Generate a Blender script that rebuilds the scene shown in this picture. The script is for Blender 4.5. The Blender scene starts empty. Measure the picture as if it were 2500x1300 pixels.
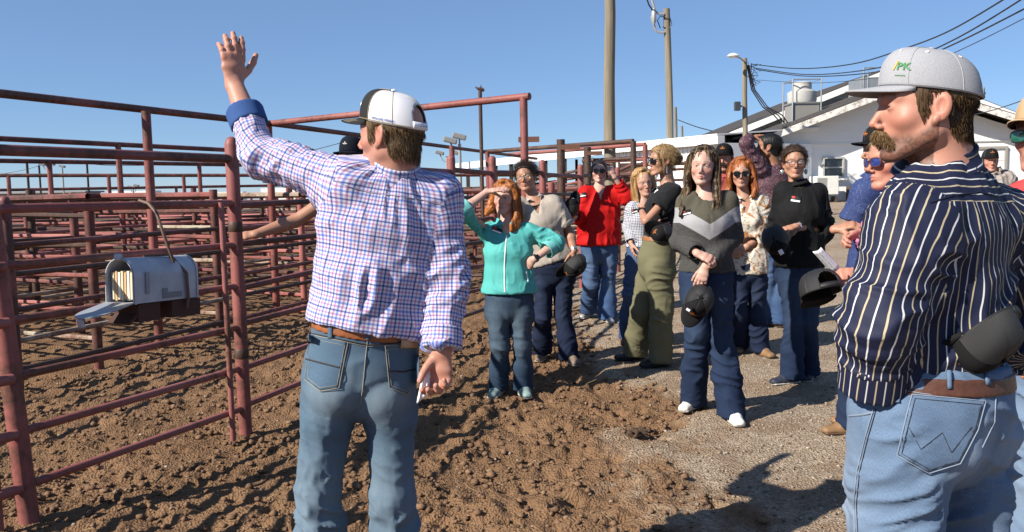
import bpy, bmesh, math, random
import numpy as np
from mathutils import Vector, Matrix
from mathutils.bvhtree import BVHTree
random.seed(7); RNG = np.random.default_rng(7)
SC = bpy.context.scene; COL = SC.collection; PI = math.pi
V3 = lambda *a: np.array(a, float)

# ---------------------------------------------------------------- camera
CAMZ, FPX, PITCH, ROLL = 1.45, 2000.0, math.radians(5.08), 0.02
_r0, _f0, _u0 = V3(1,0,0), V3(0,math.cos(PITCH),-math.sin(PITCH)), V3(0,math.sin(PITCH),math.cos(PITCH))
_r = _r0*math.cos(ROLL) - _u0*math.sin(ROLL); _u = _u0*math.cos(ROLL) + _r0*math.sin(ROLL)
CAM = V3(0,0,CAMZ)
cd = bpy.data.cameras.new('camera'); cam = bpy.data.objects.new('camera', cd); COL.objects.link(cam)
cd.sensor_width = 36; cd.lens = 36*FPX/2500; cd.clip_start = .05; cd.clip_end = 3000
M = Matrix(((_r[0],_u[0],-_f0[0],0),(_r[1],_u[1],-_f0[1],0),(_r[2],_u[2],-_f0[2],CAMZ),(0,0,0,1)))
cam.matrix_world = M; SC.camera = cam
# ---------------------------------------------------------------- light
SUN_AZ, SUN_EL = math.radians(238), math.radians(35)      # azimuth of the sun, clockwise from +Y
world = bpy.data.worlds.new('World'); SC.world = world; world.use_nodes = True
wn = world.node_tree.nodes; wl = world.node_tree.links
sky = wn.new('ShaderNodeTexSky'); sky.sky_type = 'NISHITA'; sky.sun_disc = False
sky.sun_elevation = SUN_EL; sky.sun_rotation = SUN_AZ; sky.air_density = 1.0; sky.dust_density = 0; sky.ozone_density = 6.0; sky.altitude = 2000
bg = wn['Background']; bg.inputs[1].default_value = .085
even = wn.new('ShaderNodeMix'); even.data_type = 'RGBA'; even.inputs[0].default_value = .5; even.inputs[7].default_value = (1.38,2.24,3.8,1)   # a little even blue haze over the whole dome
wl.new(sky.outputs[0], even.inputs[6]); wl.new(even.outputs[2], bg.inputs[0])
sd = bpy.data.lights.new('sun', 'SUN'); sd.energy = 5.0; sd.angle = math.radians(.53); sd.color = (1,.93,.82)
sun = bpy.data.objects.new('sun', sd); COL.objects.link(sun)
sun.rotation_euler = Vector((-math.sin(SUN_AZ)*math.cos(SUN_EL), -math.cos(SUN_AZ)*math.cos(SUN_EL), -math.sin(SUN_EL))).to_track_quat('-Z','Y').to_euler()
SC.view_settings.view_transform = 'Standard'; SC.view_settings.look = 'None'
SC.view_settings.exposure = .85; SC.view_settings.gamma = 1; SC.view_settings.use_curve_mapping = False
SC.render.engine = 'CYCLES'; SC.cycles.max_bounces = 6; SC.cycles.use_denoising = True

# ---------------------------------------------------------------- pixel -> place helpers
def ray(px, py):
    d = _f0 + (px-1250)/FPX*_r - (py-650)/FPX*_u
    return d
def P(px, py, Y):
    d = ray(px, py); return CAM + d*(Y/d[1])
def sm(a, b, x):
    t = np.clip((x-a)/(b-a), 0, 1); return t*t*(3-2*t)
def gz(x, y):
    x = np.asarray(x, float); y = np.asarray(y, float)
    t = sm(-.9, .9, x - .3*(np.clip(y,0,14)-5))
    return (.019*np.clip(y-4.2, 0, 45) + .021*np.clip(y-8.5, 0, 28))*t
def G(px, py):
    d = ray(px, py); Y = 5.
    for _ in range(60):
        p = CAM + d*(Y/d[1]); z = float(gz(p[0], p[1]))
        Y += .7*((z-CAMZ)/(d[2]/d[1]) - Y)
    return CAM + d*(Y/d[1])
# ---------------------------------------------------------------- noise
def _hash(ix, iy, iz):
    h = (ix.astype(np.int64)*374761393 + iy.astype(np.int64)*668265263 + iz.astype(np.int64)*2147483647) & 0xffffffff
    h = ((h ^ (h >> 13))*1274126177) & 0xffffffff
    h = ((h ^ (h >> 16))*2246822519) & 0xffffffff
    return ((h ^ (h >> 15)) & 0xffff)/65535.
def noise3(p):
    p = np.asarray(p, float); i = np.floor(p).astype(np.int64); f = p-i; f = f*f*(3-2*f)
    r = 0
    for a in (0,1):
        for b in (0,1):
            for c in (0,1):
                w = (f[:,0] if a else 1-f[:,0])*(f[:,1] if b else 1-f[:,1])*(f[:,2] if c else 1-f[:,2])
                r = r + w*_hash(i[:,0]+a, i[:,1]+b, i[:,2]+c)
    return r
def noise2(x, y, s=0.):
    return noise3(np.stack([x.ravel(), y.ravel(), np.full(x.size, s)], 1)).reshape(x.shape)

# ---------------------------------------------------------------- objects
WO = {}
def thing(name, label, cat, loc=(0,0,0), group=None):
    o = bpy.data.objects.new(name, None); COL.objects.link(o); o.location = loc; WO[o.name] = np.array(loc, float)
    o.empty_display_size = .1
    o['label'] = label; o['category'] = cat
    if group: o['group'] = group
    return o
def link(name, me, parent=None, kind=None, label=None):
    o = bpy.data.objects.new(name, me); COL.objects.link(o)
    if parent is not None: o.parent = parent; WO[o.name] = WO[parent.name]
    else: WO[o.name] = np.zeros(3)
    if kind: o['kind'] = kind
    if label: o['label'] = label
    return o
def tag(o, label, cat, group=None):
    o['label'] = label; o['category'] = cat
    if group: o['group'] = group
    return o
def mesh(name, v, f, mats=(), smooth=False, off=None, fmat=None):
    me = bpy.data.meshes.new(name); v = np.asarray(v, float).reshape(-1,3)
    if off is not None: v = v - off
    if isinstance(f, np.ndarray):
        n, k = f.shape; me.vertices.add(len(v)); me.vertices.foreach_set('co', v.ravel())
        me.loops.add(n*k); me.loops.foreach_set('vertex_index', f.ravel().astype(np.int32))
        me.polygons.add(n); me.polygons.foreach_set('loop_start', np.arange(0, n*k, k, dtype=np.int32))
        me.update(calc_edges=True)
    else:
        me.from_pydata(v.tolist(), [], [list(map(int,q)) for q in f]); me.update()
    for m in mats: me.materials.append(m)
    if fmat is not None: me.polygons.foreach_set('material_index', np.asarray(fmat, np.int32))
    if smooth: me.polygons.foreach_set('use_smooth', np.ones(len(me.polygons), bool))
    return me
class MB:
    def __init__(s): s.v = []; s.f = []; s.m = []; s.n = 0
    def add(s, v, f, mi=0):
        v = np.asarray(v, float); s.v.append(v)
        for q in f: s.f.append([int(i)+s.n for i in q]); s.m.append(mi)
        s.n += len(v); return s
    def box(s, c, size, X=(1,0,0), Y=(0,1,0), Z=(0,0,1), mi=0):
        c = np.array(c, float); h = np.array(size, float)/2
        X, Y, Z = (np.array(a, float) for a in (X, Y, Z))
        v = [c+X*h[0]*i+Y*h[1]*j+Z*h[2]*k for i in (-1,1) for j in (-1,1) for k in (-1,1)]
        return s.add(v, [(0,1,3,2),(4,6,7,5),(0,4,5,1),(2,3,7,6),(0,2,6,4),(1,5,7,3)], mi)
    def quadbox(s, a, b, c, d, n, mi=0):          # prism: quad a,b,c,d extruded by vector n
        q = [np.array(x, float) for x in (a,b,c,d)]; n = np.array(n, float)
        return s.add(q+[x+n for x in q], [(3,2,1,0),(4,5,6,7),(0,1,5,4),(1,2,6,5),(2,3,7,6),(3,0,4,7)], mi)
    def poly(s, pts, n, mi=0):
        q = [np.array(x, float) for x in pts]; n = np.array(n, float); k = len(q)
        return s.add(q+[x+n for x in q], [tuple(range(k))[::-1], tuple(range(k,2*k))]+[(i,(i+1)%k,k+(i+1)%k,k+i) for i in range(k)], mi)
    def tube(s, pts, r, n=10, cap=True, mi=0):
        pts = [np.array(p, float) for p in pts]; k = len(pts); r = r if hasattr(r,'__len__') else [r]*k
        T = [pts[min(i+1,k-1)]-pts[max(i-1,0)] for i in range(k)]; T = [t/(np.linalg.norm(t)+1e-12) for t in T]
        a = np.cross(T[0], V3(0,0,1) if abs(T[0][2])<.9 else V3(1,0,0)); a /= np.linalg.norm(a); v = []; f = []
        for i in range(k):
            a = a - T[i]*a.dot(T[i]); a /= np.linalg.norm(a)+1e-12; b = np.cross(T[i], a)
            for j in range(n):
                t = 2*PI*j/n; v.append(pts[i]+r[i]*(a*math.cos(t)+b*math.sin(t)))
        for i in range(k-1):
            for j in range(n): f.append((i*n+j, i*n+(j+1)%n, (i+1)*n+(j+1)%n, (i+1)*n+j))
        if cap: f.append(tuple(range(n))[::-1]); f.append(tuple(range((k-1)*n, k*n)))
        return s.add(v, f, mi)
    def lathe(s, c, prof, n=16, X=(1,0,0), Y=(0,1,0), Z=(0,0,1), mi=0):
        c = np.array(c,float); X,Y,Z=(np.array(a,float) for a in (X,Y,Z)); v=[];f=[];k=len(prof)
        for r,z in prof:
            for j in range(n): t=2*PI*j/n; v.append(c+X*r*math.cos(t)+Y*r*math.sin(t)+Z*z)
        for i in range(k-1):
            for j in range(n): f.append((i*n+j,i*n+(j+1)%n,(i+1)*n+(j+1)%n,(i+1)*n+j))
        f.append(tuple(range(n))[::-1]); f.append(tuple(range((k-1)*n,k*n)))
        return s.add(v,f,mi)
    def build(s, name, mats, parent=None, smooth=False, kind=None, label=None, bevel=0):
        mats = mats if isinstance(mats,(list,tuple)) else [mats]
        off = WO[parent.name] if parent is not None else None
        me = mesh(name, np.concatenate(s.v), s.f, mats, False, off, s.m)
        if smooth:
            me.polygons.foreach_set('use_smooth', np.ones(len(me.polygons), bool))
            try: me.set_sharp_from_angle(angle=math.radians(40))
            except Exception: pass
        o = link(name, me, parent, kind, label)
        if bevel:
            b = o.modifiers.new('bevel','BEVEL'); b.width = bevel; b.segments = 2; b.limit_method='ANGLE'
        return o

# ---------------------------------------------------------------- materials
class NT:
    def __init__(s, name):
        s.m = bpy.data.materials.new(name); s.m.use_nodes = True; s.t = s.m.node_tree; s.n = s.t.nodes; s.l = s.t.links
        s.b = s.n['Principled BSDF']; s.out = s.n['Material Output']
    def node(s, ty, **kw):
        n = s.n.new('ShaderNode'+ty)
        for k, v in kw.items(): setattr(n, k, v)
        return n
    def set(s, n, i, v):
        if hasattr(v, 'is_output') or isinstance(v, bpy.types.NodeSocket): s.l.new(v, n.inputs[i])
        else: n.inputs[i].default_value = v
    def tc(s, which='Object'): return s.node('TexCoord').outputs[which]
    def uv(s):
        sp = s.node('SeparateXYZ'); s.l.new(s.tc('UV'), sp.inputs[0]); return sp.outputs[0], sp.outputs[1]
    def math(s, op, a, b=None, c=None):
        n = s.node('Math', operation=op); s.set(n,0,a)
        if b is not None: s.set(n,1,b)
        if c is not None: s.set(n,2,c)
        return n.outputs[0]
    def scale(s, vec, sc):
        n = s.node('Mapping'); s.l.new(vec, n.inputs[0]); n.inputs['Scale'].default_value = sc if hasattr(sc,'__len__') else (sc,)*3; return n.outputs[0]
    def noise(s, scale, detail=3, rough=.55, vec=None, dist=0.):
        n = s.node('TexNoise'); s.l.new(vec if vec is not None else s.tc(), n.inputs['Vector'])
        n.inputs['Scale'].default_value = scale; n.inputs['Detail'].default_value = detail; n.inputs['Roughness'].default_value = rough; n.inputs['Distortion'].default_value = dist
        return n.outputs[0]
    def voro(s, scale, vec=None, out='Distance', feature='F1'):
        n = s.node('TexVoronoi', feature=feature); s.l.new(vec if vec is not None else s.tc(), n.inputs['Vector']); n.inputs['Scale'].default_value = scale
        return n.outputs[out]
    def ramp(s, fac, stops, interp='LINEAR'):
        n = s.node('ValToRGB'); s.l.new(fac, n.inputs[0]); n.color_ramp.interpolation = interp; e = n.color_ramp.elements
        while len(e) < len(stops): e.new(.5)
        for k, (p, c) in enumerate(stops):
            e[k].position = p; c = c if hasattr(c,'__len__') else (c,c,c); e[k].color = (*c, 1)
        return n.outputs[0]
    def mix(s, fac, a, b, mode='MIX'):
        n = s.node('Mix', data_type='RGBA', blend_type=mode); s.set(n,0,fac)
        for i, v in ((6,a),(7,b)):
            if isinstance(v, bpy.types.NodeSocket): s.l.new(v, n.inputs[i])
            else: n.inputs[i].default_value = (*v[:3],1)
        return n.outputs[2]
    def bump(s, h, strength=.3, dist=.01, prev=None):
        n = s.node('Bump'); s.l.new(h, n.inputs['Height']); n.inputs['Strength'].default_value = strength; n.inputs['Distance'].default_value = dist
        if prev is not None: s.l.new(prev, n.inputs['Normal'])
        s.l.new(n.outputs[0], s.b.inputs['Normal']); return n.outputs[0]
    def color(s, c):
        if isinstance(c, bpy.types.NodeSocket): s.l.new(c, s.b.inputs['Base Color'])
        else: s.b.inputs['Base Color'].default_value = (*c[:3],1)
        return s
    def p(s, **kw):
        for k, v in kw.items(): s.b.inputs[k.replace('_',' ')].default_value = v
        return s
MATS = {}
def plain(name, c, rough=.6, var=.12, scale=8, spec=.4, metal=0., bump=0., bscale=60):
    if name in MATS: return MATS[name]
    k_ = 1. if min(c) > .55 else .70; c = [x*k_ for x in c]; t = NT(name); n = t.noise(scale, 4)
    t.color(t.mix(n, [x*(1-var) for x in c], [min(1,x*(1+var)) for x in c]))
    t.p(Roughness=rough, Metallic=metal); t.b.inputs['Specular IOR Level'].default_value = spec
    if bump: t.bump(t.noise(bscale, 3), bump, .004)
    MATS[name] = t.m; return t.m
def paint_pipe(name, red, rust, amt, rough=.55):
    red = [x*.80 for x in red]; rust = [x*.85 for x in rust]; t = NT(name); o = t.tc(); n1 = t.noise(2.3, 6, .65); n2 = t.noise(26, 5, .7); n3 = t.noise(1.1, 2)
    fade = t.mix(t.ramp(n3, [(.35,0.),(.7,1.)]), red, [min(1,red[0]*1.15+.02), red[1]*1.5+.015, red[2]*1.5+.015])
    f = t.math('ADD', t.math('MULTIPLY', n1, .7), t.math('MULTIPLY', n2, .3))
    f = t.ramp(f, [(amt-.06,0.),(amt+.05,1.)])
    rc = t.mix(n2, [x*.55 for x in rust], [x*1.3 for x in rust])
    t.color(t.mix(f, rc, fade)); t.p(Roughness=rough); t.b.inputs['Specular IOR Level'].default_value=.35
    t.bump(n2, .25, .003); MATS[name] = t.m; return t.m
RED = paint_pipe('red_pipe_paint', (.265,.072,.062), (.13,.058,.04), .47)
REDD = paint_pipe('weathered_red_pipe', (.21,.060,.052), (.095,.046,.034), .52)
BROWN = paint_pipe('rusty_brown_pipe', (.11,.05,.036), (.075,.042,.03), .56)
TAN = paint_pipe('bleached_pipe', (.38,.27,.2), (.2,.11,.075), .47)
PINK = paint_pipe('faded_pink_pipe', (.36,.11,.095), (.14,.065,.048), .42)
# ================================================================ GROUND
def dirt_mask(x, y):
    return 1-sm(-.25, .35, x-.86+.7*(noise2(x*1.3, y*.9, 3.)-.5)+.6*(noise2(x*5, y*4, 9.)-.5)+.3*(noise2(x*17, y*15, 10.)-.5) + .12*np.clip(y-7,0,6))
def ground_h(x, y, fine=True):
    h = gz(x, y); near = 1-sm(12, 20, y); m = dirt_mask(x, y)
    pen = .7+.3*sm(-1.2, -.2, x - .3*(y-5))
    def bil(s, z): n = noise2(x*s, y*s, z); return np.abs(2*n-1)
    d = .05*(noise2(x*1.1, y*1.1, 1.)-.5) + .05*(noise2(x*3.2, y*3.2, 2.)-.5)
    if fine:
        wx = x+.05*(noise2(x*9, y*9, 31.)-.5)+.02*(noise2(x*31, y*31, 33.)-.5); wy = y+.05*(noise2(x*9, y*9, 32.)-.5)+.02*(noise2(x*31, y*31, 34.)-.5)
        n5 = noise2(wx*6.5, wy*6.5, 4.); d = d + .05*np.clip(n5-.5, -.25, 1) + .026*(bil(11, 5.)-.35)
        n6 = noise2(wx*21, wy*21, 6.); n7 = noise2(wx*47, wy*47, 7.); d = d + .034*np.clip(n6-.50, 0, 1)*(.3+1.2*n5) + .022*np.clip(n7-.45,0,1)*(.3+n6) + .010*(noise2(wx*95, wy*95, 8.)-.5)
        g = .02*(noise2(x*2, y*2, 12.)-.5) + .008*(noise2(x*9, y*9, 13.)-.5) + .009*np.clip(noise2(x*42, y*42, 14.)-.5,0,1)
    else: g = .02*(noise2(x*2, y*2, 12.)-.5)
    if fine:                                                    # hoof and boot prints
        cs = .19; ix = np.floor(x/cs).astype(np.int64); iy = np.floor(y/cs).astype(np.int64); pr_ = np.zeros_like(x)
        for a in (-1,0,1):
            for b in (-1,0,1):
                jx, jy = ix+a, iy+b; z_ = np.zeros_like(jx); r1, r2, r3 = _hash(jx,jy,z_+3), _hash(jx,jy,z_+5), _hash(jx,jy,z_+9)
                dx, dy = x-(jx+r1)*cs, y-(jy+r2)*cs; an = r3*6.28; u_ = (dx*np.cos(an)+dy*np.sin(an))/.060; v_ = (-dx*np.sin(an)+dy*np.cos(an))/.042; q = np.sqrt(u_*u_+v_*v_)
                pr_ = pr_ + (r3 > .25)*(-.024*(1-sm(.55,1.0,q)) + .011*np.exp(-((q-1.3)/.3)**2))
        d = d + pr_*(.5+.8*noise2(x*2.2, y*2.2, 44.))
    return h + near*(m*d*pen + (1-m)*g) - .02*m*near
def axis_y():
    a = [-25,-14,-8,-4,-2,-.6,.2,.8,1.3]; y = 1.7
    while y < 11: a.append(y); y += max(.0105, .0039*y)
    while y < 900: a.append(y); y *= 1.035
    return np.array(a)
def axis_x():
    c = np.arange(-3.6, 2.8, .0155).tolist(); s = .0155; x = c[-1]
    while x < 700: s *= 1.13; x += s; c.append(x)
    s = .0155; x = c[0]; l = []
    while x > -700: s *= 1.13; x -= s; l.append(x)
    return np.array(l[::-1]+c)
ax, ay = axis_x(), axis_y(); gx, gy = np.meshgrid(ax, ay); gh = ground_h(gx, gy)
nx, ny = len(ax), len(ay); idx = np.arange(nx*ny).reshape(ny, nx)
gf = np.stack([idx[:-1,:-1], idx[:-1,1:], idx[1:,1:], idx[1:,:-1]], -1).reshape(-1,4)
t = NT('dirt_and_gravel')
at = t.node('Attribute', attribute_name='dirt'); n1 = t.ramp(t.noise(1.9, 6, .65),[(.30,0.),(.70,1.)]); n2 = t.noise(16, 5, .65); n3 = t.noise(90, 4, .7)
dirt = t.mix(n1, (.118,.067,.036), (.265,.155,.083)); dirt = t.mix(t.math('MULTIPLY', n2, .75), dirt, (.185,.108,.060)); dirt = t.mix(t.ramp(n3, [(.55,0.),(.8,.5)]), dirt, (.22,.145,.092))
v1 = t.voro(55, out='Color'); v2 = t.voro(120, out='Color')
sp = t.node('SeparateColor'); t.l.new(v1, sp.inputs[0]); sp2 = t.node('SeparateColor'); t.l.new(v2, sp2.inputs[0])
grav = t.ramp(sp.outputs[0], [(0,(.16,.115,.078)),(.35,(.275,.207,.143)),(.7,(.36,.28,.20)),(1,(.50,.42,.335))])
grav = t.mix(.5, grav, t.ramp(sp2.outputs[0], [(0,(.16,.118,.082)),(.6,(.34,.265,.19)),(1,(.49,.41,.325))]))
grav = t.mix(t.ramp(n1, [(.48,0.),(.66,.6)]), grav, (.21,.14,.09))
grav = t.mix(t.ramp(t.noise(.35,4), [(.45,0.),(.7,.35)]), grav, (.38,.298,.21))
t.color(t.mix(at.outputs['Fac'], grav, dirt)); t.p(Roughness=.95); t.b.inputs['Specular IOR Level'].default_value=.15
hb = t.math('ADD', t.math('MULTIPLY', n3, .5), t.math('MULTIPLY', t.voro(80), .6)); t.bump(hb, 1., .02)
gm = mesh('ground', np.stack([gx.ravel(), gy.ravel(), gh.ravel()], 1), gf, [t.m], smooth=True)
a = gm.attributes.new('dirt', 'FLOAT', 'POINT'); a.data.foreach_set('value', dirt_mask(gx, gy).ravel().astype(np.float32))
link('ground', gm, kind='structure')
# loose clods and stones, as real small geometry
def pebbles(name, n, xr, yr, smin, smax, keep, mat, sink=.35, seed=1):
    r = np.random.default_rng(seed); yy = yr[0]*(yr[1]/yr[0])**r.random(n); xx = r.uniform(*xr, n)
    k = keep(xx, yy) > r.random(n); xx, yy = xx[k], yy[k]; n = len(xx); s = smin*(smax/smin)**(r.random(n)**2)
    zz = ground_h(xx[None], yy[None])[0]
    base = np.array([(1,0,0),(-1,0,0),(0,1,0),(0,-1,0),(0,0,1),(0,0,-1),(.6,.6,.55),(-.6,.62,.5),(-.6,-.6,.55),(.6,-.62,.5)], float)
    fc = np.array([(0,2,6),(2,4,6),(4,0,6),(2,1,7),(1,4,7),(4,2,7),(1,3,8),(3,4,8),(4,1,8),(3,0,9),(0,4,9),(4,3,9),(2,0,5),(1,2,5),(3,1,5),(0,3,5)])
    v = base[None]*(1+.6*(r.random((n,10,1))-.5))*s[:,None,None]*np.stack([np.ones(n), .6+.5*r.random(n), .5+.4*r.random(n)],1)[:,None]
    a = r.random(n)*2*PI; c, q = np.cos(a)[:,None], np.sin(a)[:,None]
    X = v[...,0]*c-v[...,1]*q + xx[:,None]; Y = v[...,0]*q+v[...,1]*c + yy[:,None]; Z = v[...,2] + (zz+s*sink)[:,None]
    F = (fc[None] + (np.arange(n)*10)[:,None,None]).reshape(-1,3)
    me = mesh(name, np.stack([X,Y,Z],-1).reshape(-1,3), F, [mat], smooth=False)
    return link(name, me, kind='stuff')
def speck(name, stops):
    t = NT(name); g = t.node('NewGeometry'); t.color(t.mix(t.noise(70,3), t.ramp(g.outputs['Random Per Island'], stops), (.15,.095,.06))); t.p(Roughness=.9); t.b.inputs['Specular IOR Level'].default_value=.2
    t.bump(t.noise(160,3), .4, .004); return t.m
clm = speck('clod_soil', [(0,(.105,.056,.03)),(.5,(.165,.092,.049)),(.9,(.22,.128,.07)),(1,(.28,.19,.12))])
stm = speck('pale_stone', [(0,(.17,.128,.095)),(.4,(.30,.238,.178)),(.8,(.42,.35,.285)),(1,(.54,.49,.43))])
pebbles('dirt_clods', 28000, (-4.0,2.0), (2.2,9), .0035, .027, lambda x,y: dirt_mask(x[None],y[None])[0]*(.22+noise2(x[None]*3.2,y[None]*3.2,20.)[0]**2.2*1.9), clm, seed=2)
pebbles('gravel', 16000, (-.4,4.6), (2.3,11), .0035, .013, lambda x,y: 1.02-dirt_mask(x[None],y[None])[0], stm, .3, seed=3)
pebbles('pale_stones', 1500, (-4,1.4), (2.3,10), .004, .014, lambda x,y: dirt_mask(x[None],y[None])[0], stm, .2, seed=4)
# straw scraps
r = np.random.default_rng(5); mb = MB()
for _ in range(420):
    x, y = r.uniform(-3,1.4), 2.5*(3.5)**r.random(); a = r.random()*6.28; l = r.uniform(.02,.09); z = float(ground_h(np.array([[x]]), np.array([[y]]))[0,0])
    mb.tube([(x,y,z+.006),(x+l*math.cos(a),y+l*math.sin(a),z+.01+.03*r.random())], .0012, 3, cap=False)
mb.build('straw', plain('straw', (.5,.36,.18), .8), kind='stuff')

# ================================================================ PIPE FENCES
def pipe(name, parent, a, b, r, m, n=10, cap=True):
    return MB().tube([a, b], r, n, cap).build(name, m, parent, smooth=True)
def post(name, parent, x, y, h, r, m, dome=True, lean=None):
    z = float(gz(x, y)); top = z+h; mb = MB(); pr = [(r, -.25-0), (r, h-.02)] + ([(r*.93, h-.006), (r*.7, h+.012), (r*.3, h+.022)] if dome else [(r, h)])
    mb.lathe((x,y,z), pr, 16)
    if lean is not None: mb.v[-1] = mb.v[-1]+np.outer(np.maximum(0,mb.v[-1][:,2]-z)/h, V3(lean[0],lean[1],0))
    return mb.build(name, m, parent, smooth=True)
RAILZ = [.16,.41,.665,.92,1.17,1.425,1.69]
def zrail(x, y, z): return V3(x, y, float(gz(x,y))+z)
L0 = V3(-2.235,3.66); P2 = V3(-1.675,4.98)
# the near panel with the mailbox
t = thing('pipe_gate', 'red pipe fence panel on the left that carries the grey mailbox', 'fence', (*L0,0), 'red pipe fences beside the alley')
post('post', t, *L0, 1.80, .044, RED, lean=(-.105,0)); post('post', t, *P2, 1.80, .037, RED)
e0 = P2-(P2-L0)*.035
for z in RAILZ:
    r = .027 if z > 1.6 else .0225 if z > 1.3 else .020
    pipe('rail', t, zrail(*(L0+(P2-L0)*.02+np.array([-.058*z,0.])), z), zrail(*(P2-(P2-L0)*.02), z), r, REDD if z > 1.6 else RED)
u = (P2-L0)*.90+L0; pipe('brace_pipe', t, zrail(*u, -.0)+V3(.03,-.02,0), zrail(*u,1.43)+V3(.03,-.02,0), .0165, RED)
u = L0+(P2-L0)*-.02; pipe('brace_pipe', t, zrail(*u, .0)+V3(-.06,-.1,0), zrail(*u,1.2)+V3(-.06,-.1,0), .02, RED)
for z in (.50,1.28): MB().lathe((P2[0],P2[1],z),[(.040,-.03),(.0425,-.026),(.0425,.026),(.040,.03)],16).build('hinge_band', BROWN, t, smooth=True)
q = [P(573,636,5.13),P(580,650,5.11),P(570,664,5.10),P(577,676,5.10),P(568,690,5.1)]; tw = MB().tube(q,.007,6).tube([P(574,640,5.13),P(588,650,5.12),P(582,668,5.1),P(572,655,5.11)],.006,6).build('twine', plain('green_twine',(.03,.20,.08),.7), smooth=True)
tag(tw, 'green twine knotted on the red fence beside the near post', 'twine')
# panel running on out of the frame at left
Lm = L0-(P2-L0)*1.1
t = thing('pipe_gate', 'red pipe fence panel nearest the camera, leaving the frame at left', 'fence', (*Lm,0), 'red pipe fences beside the alley')
post('post', t, *Lm, 1.8, .054, RED)
for z in RAILZ: pipe('rail', t, zrail(*Lm, z), zrail(*(L0-(P2-L0)*.03), z), .024, RED)
def run(name, label, pts, rails, h, pr, rr, pm, rm, group, cat='fence', dome=True, cap_top=None):
    t = thing(name, label, cat, (*pts[0], float(gz(*pts[0]))), group)
    for q in pts: post('post', t, q[0], q[1], h*(1+random.uniform(-.012,.012)), pr, pm if not isinstance(pm,list) else random.choice(pm), dome)
    for z in rails:
        for a, b in zip(pts[:-1], pts[1:]):
            m = rm if not isinstance(rm, list) else random.choice(rm)
            ja, jb = random.uniform(-.02,.02), random.uniform(-.02,.02)
            pipe('rail', t, zrail(*a, z+ja), zrail(*b, z+jb), rr*(1.35 if z == max(rails) else 1), m, 7, False)
    return t
A1, A2, A3, A4, A5 = V3(-.6,8.4), V3(-.2,9.3), V3(.42,10.7), V3(1.05,12.3), V3(1.9,14.6)
run('pipe_fence', 'red pipe fence running from the man in plaid back past the women', [P2, (P2+A1)/2+V3(-.04,.02), A1], RAILZ, 1.8, .040, .020, RED, [RED,REDD], 'red pipe fences beside the alley')
run('pipe_fence', 'pipe fence with domed red posts behind the woman in teal', [A1,A2,A3], RAILZ, 1.84, .044, .021, RED, [REDD,BROWN], 'red pipe fences beside the alley')
run('pipe_fence', 'pipe fence with red posts reaching towards the dark open shed', [A3,A4,A5], RAILZ, 1.85, .046, .022, RED, [REDD,BROWN], 'red pipe fences beside the alley')
# overhead frames
C0 = P(660,302,10.4); B1 = P(1278,237,8.3); A_l = P(-60,222,6.85)
HZ = C0[2]
t = thing('pipe_goal_frame', 'tall red overhead pipe frame spanning the alley above the cap of the man in plaid', 'pipe frame', (B1[0],B1[1],0), 'overhead pipe frames')
pipe('beam', t, C0+V3(-.04,.03,0), V3(B1[0]+.06,B1[1]-.04,B1[2]), .037, RED, 12); pipe('post', t, V3(B1[0],B1[1],-.1), B1, .04, RED, 12)
MB().box(P(1291,341,8.28), (.21,.012,.055)).build('plate', plain('rust_plate',(.19,.085,.055),.7), t)
t = thing('pipe_goal_frame', 'long dark red overhead pipe slanting down across the sky at left', 'pipe frame', (C0[0],C0[1],0), 'overhead pipe frames')
far = P(1310,388,22.5)
pipe('beam', t, A_l, C0, .038, REDD, 12); pipe('beam', t, C0, far, .035, REDD, 10)
for px, py, Y in ((356,272,8.35),(655,304,10.4),(1103,357,15.2),(1190,371,17.6)):
    q = P(px,py,Y); pipe('post', t, V3(q[0],q[1],-.1), q, .045 if Y < 12 else .05, RED, 10)
# parallel overhead lines further off
for k, (l, rr, Ya, Yb, posts) in enumerate((((-60,336),(640,371),11.9,17.,(288,)), ((-60,392),(700,405),18.4,25.,(486,868,120)), ((-60,429),(1500,428),29.,38.,(20,448,770,265,1175)), ((-80,466),(760,452),40.,52.,(82,430,710,945)))):
    a, b = P(*l, Ya), P(*rr, Yb); lab = ['second dark overhead pipe line above the pens', 'third overhead pipe line over the pens, carried by thin red posts', 'far overhead pipe line running level over the pens', 'farthest low overhead pipe line at the back of the pens'][k]
    t = thing('pipe_goal_frame', lab, 'pipe frame', (a[0],a[1],0), 'overhead pipe frames')
    pipe('beam', t, a, b, .042+.012*k, REDD, 8)
    for px in posts:
        f = (px-l[0])/(rr[0]-l[0]); lo, hi = 0., 1.
        for _ in range(40):
            f = (lo+hi)/2; q = a+(b-a)*f; c = q-CAM; xx = 1250+FPX*c.dot(_r)/c.dot(_f0)
            if xx < px: lo = f
            else: hi = f
        pipe('post', t, V3(q[0],q[1],0), q, .05+.01*k, RED, 8)
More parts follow.
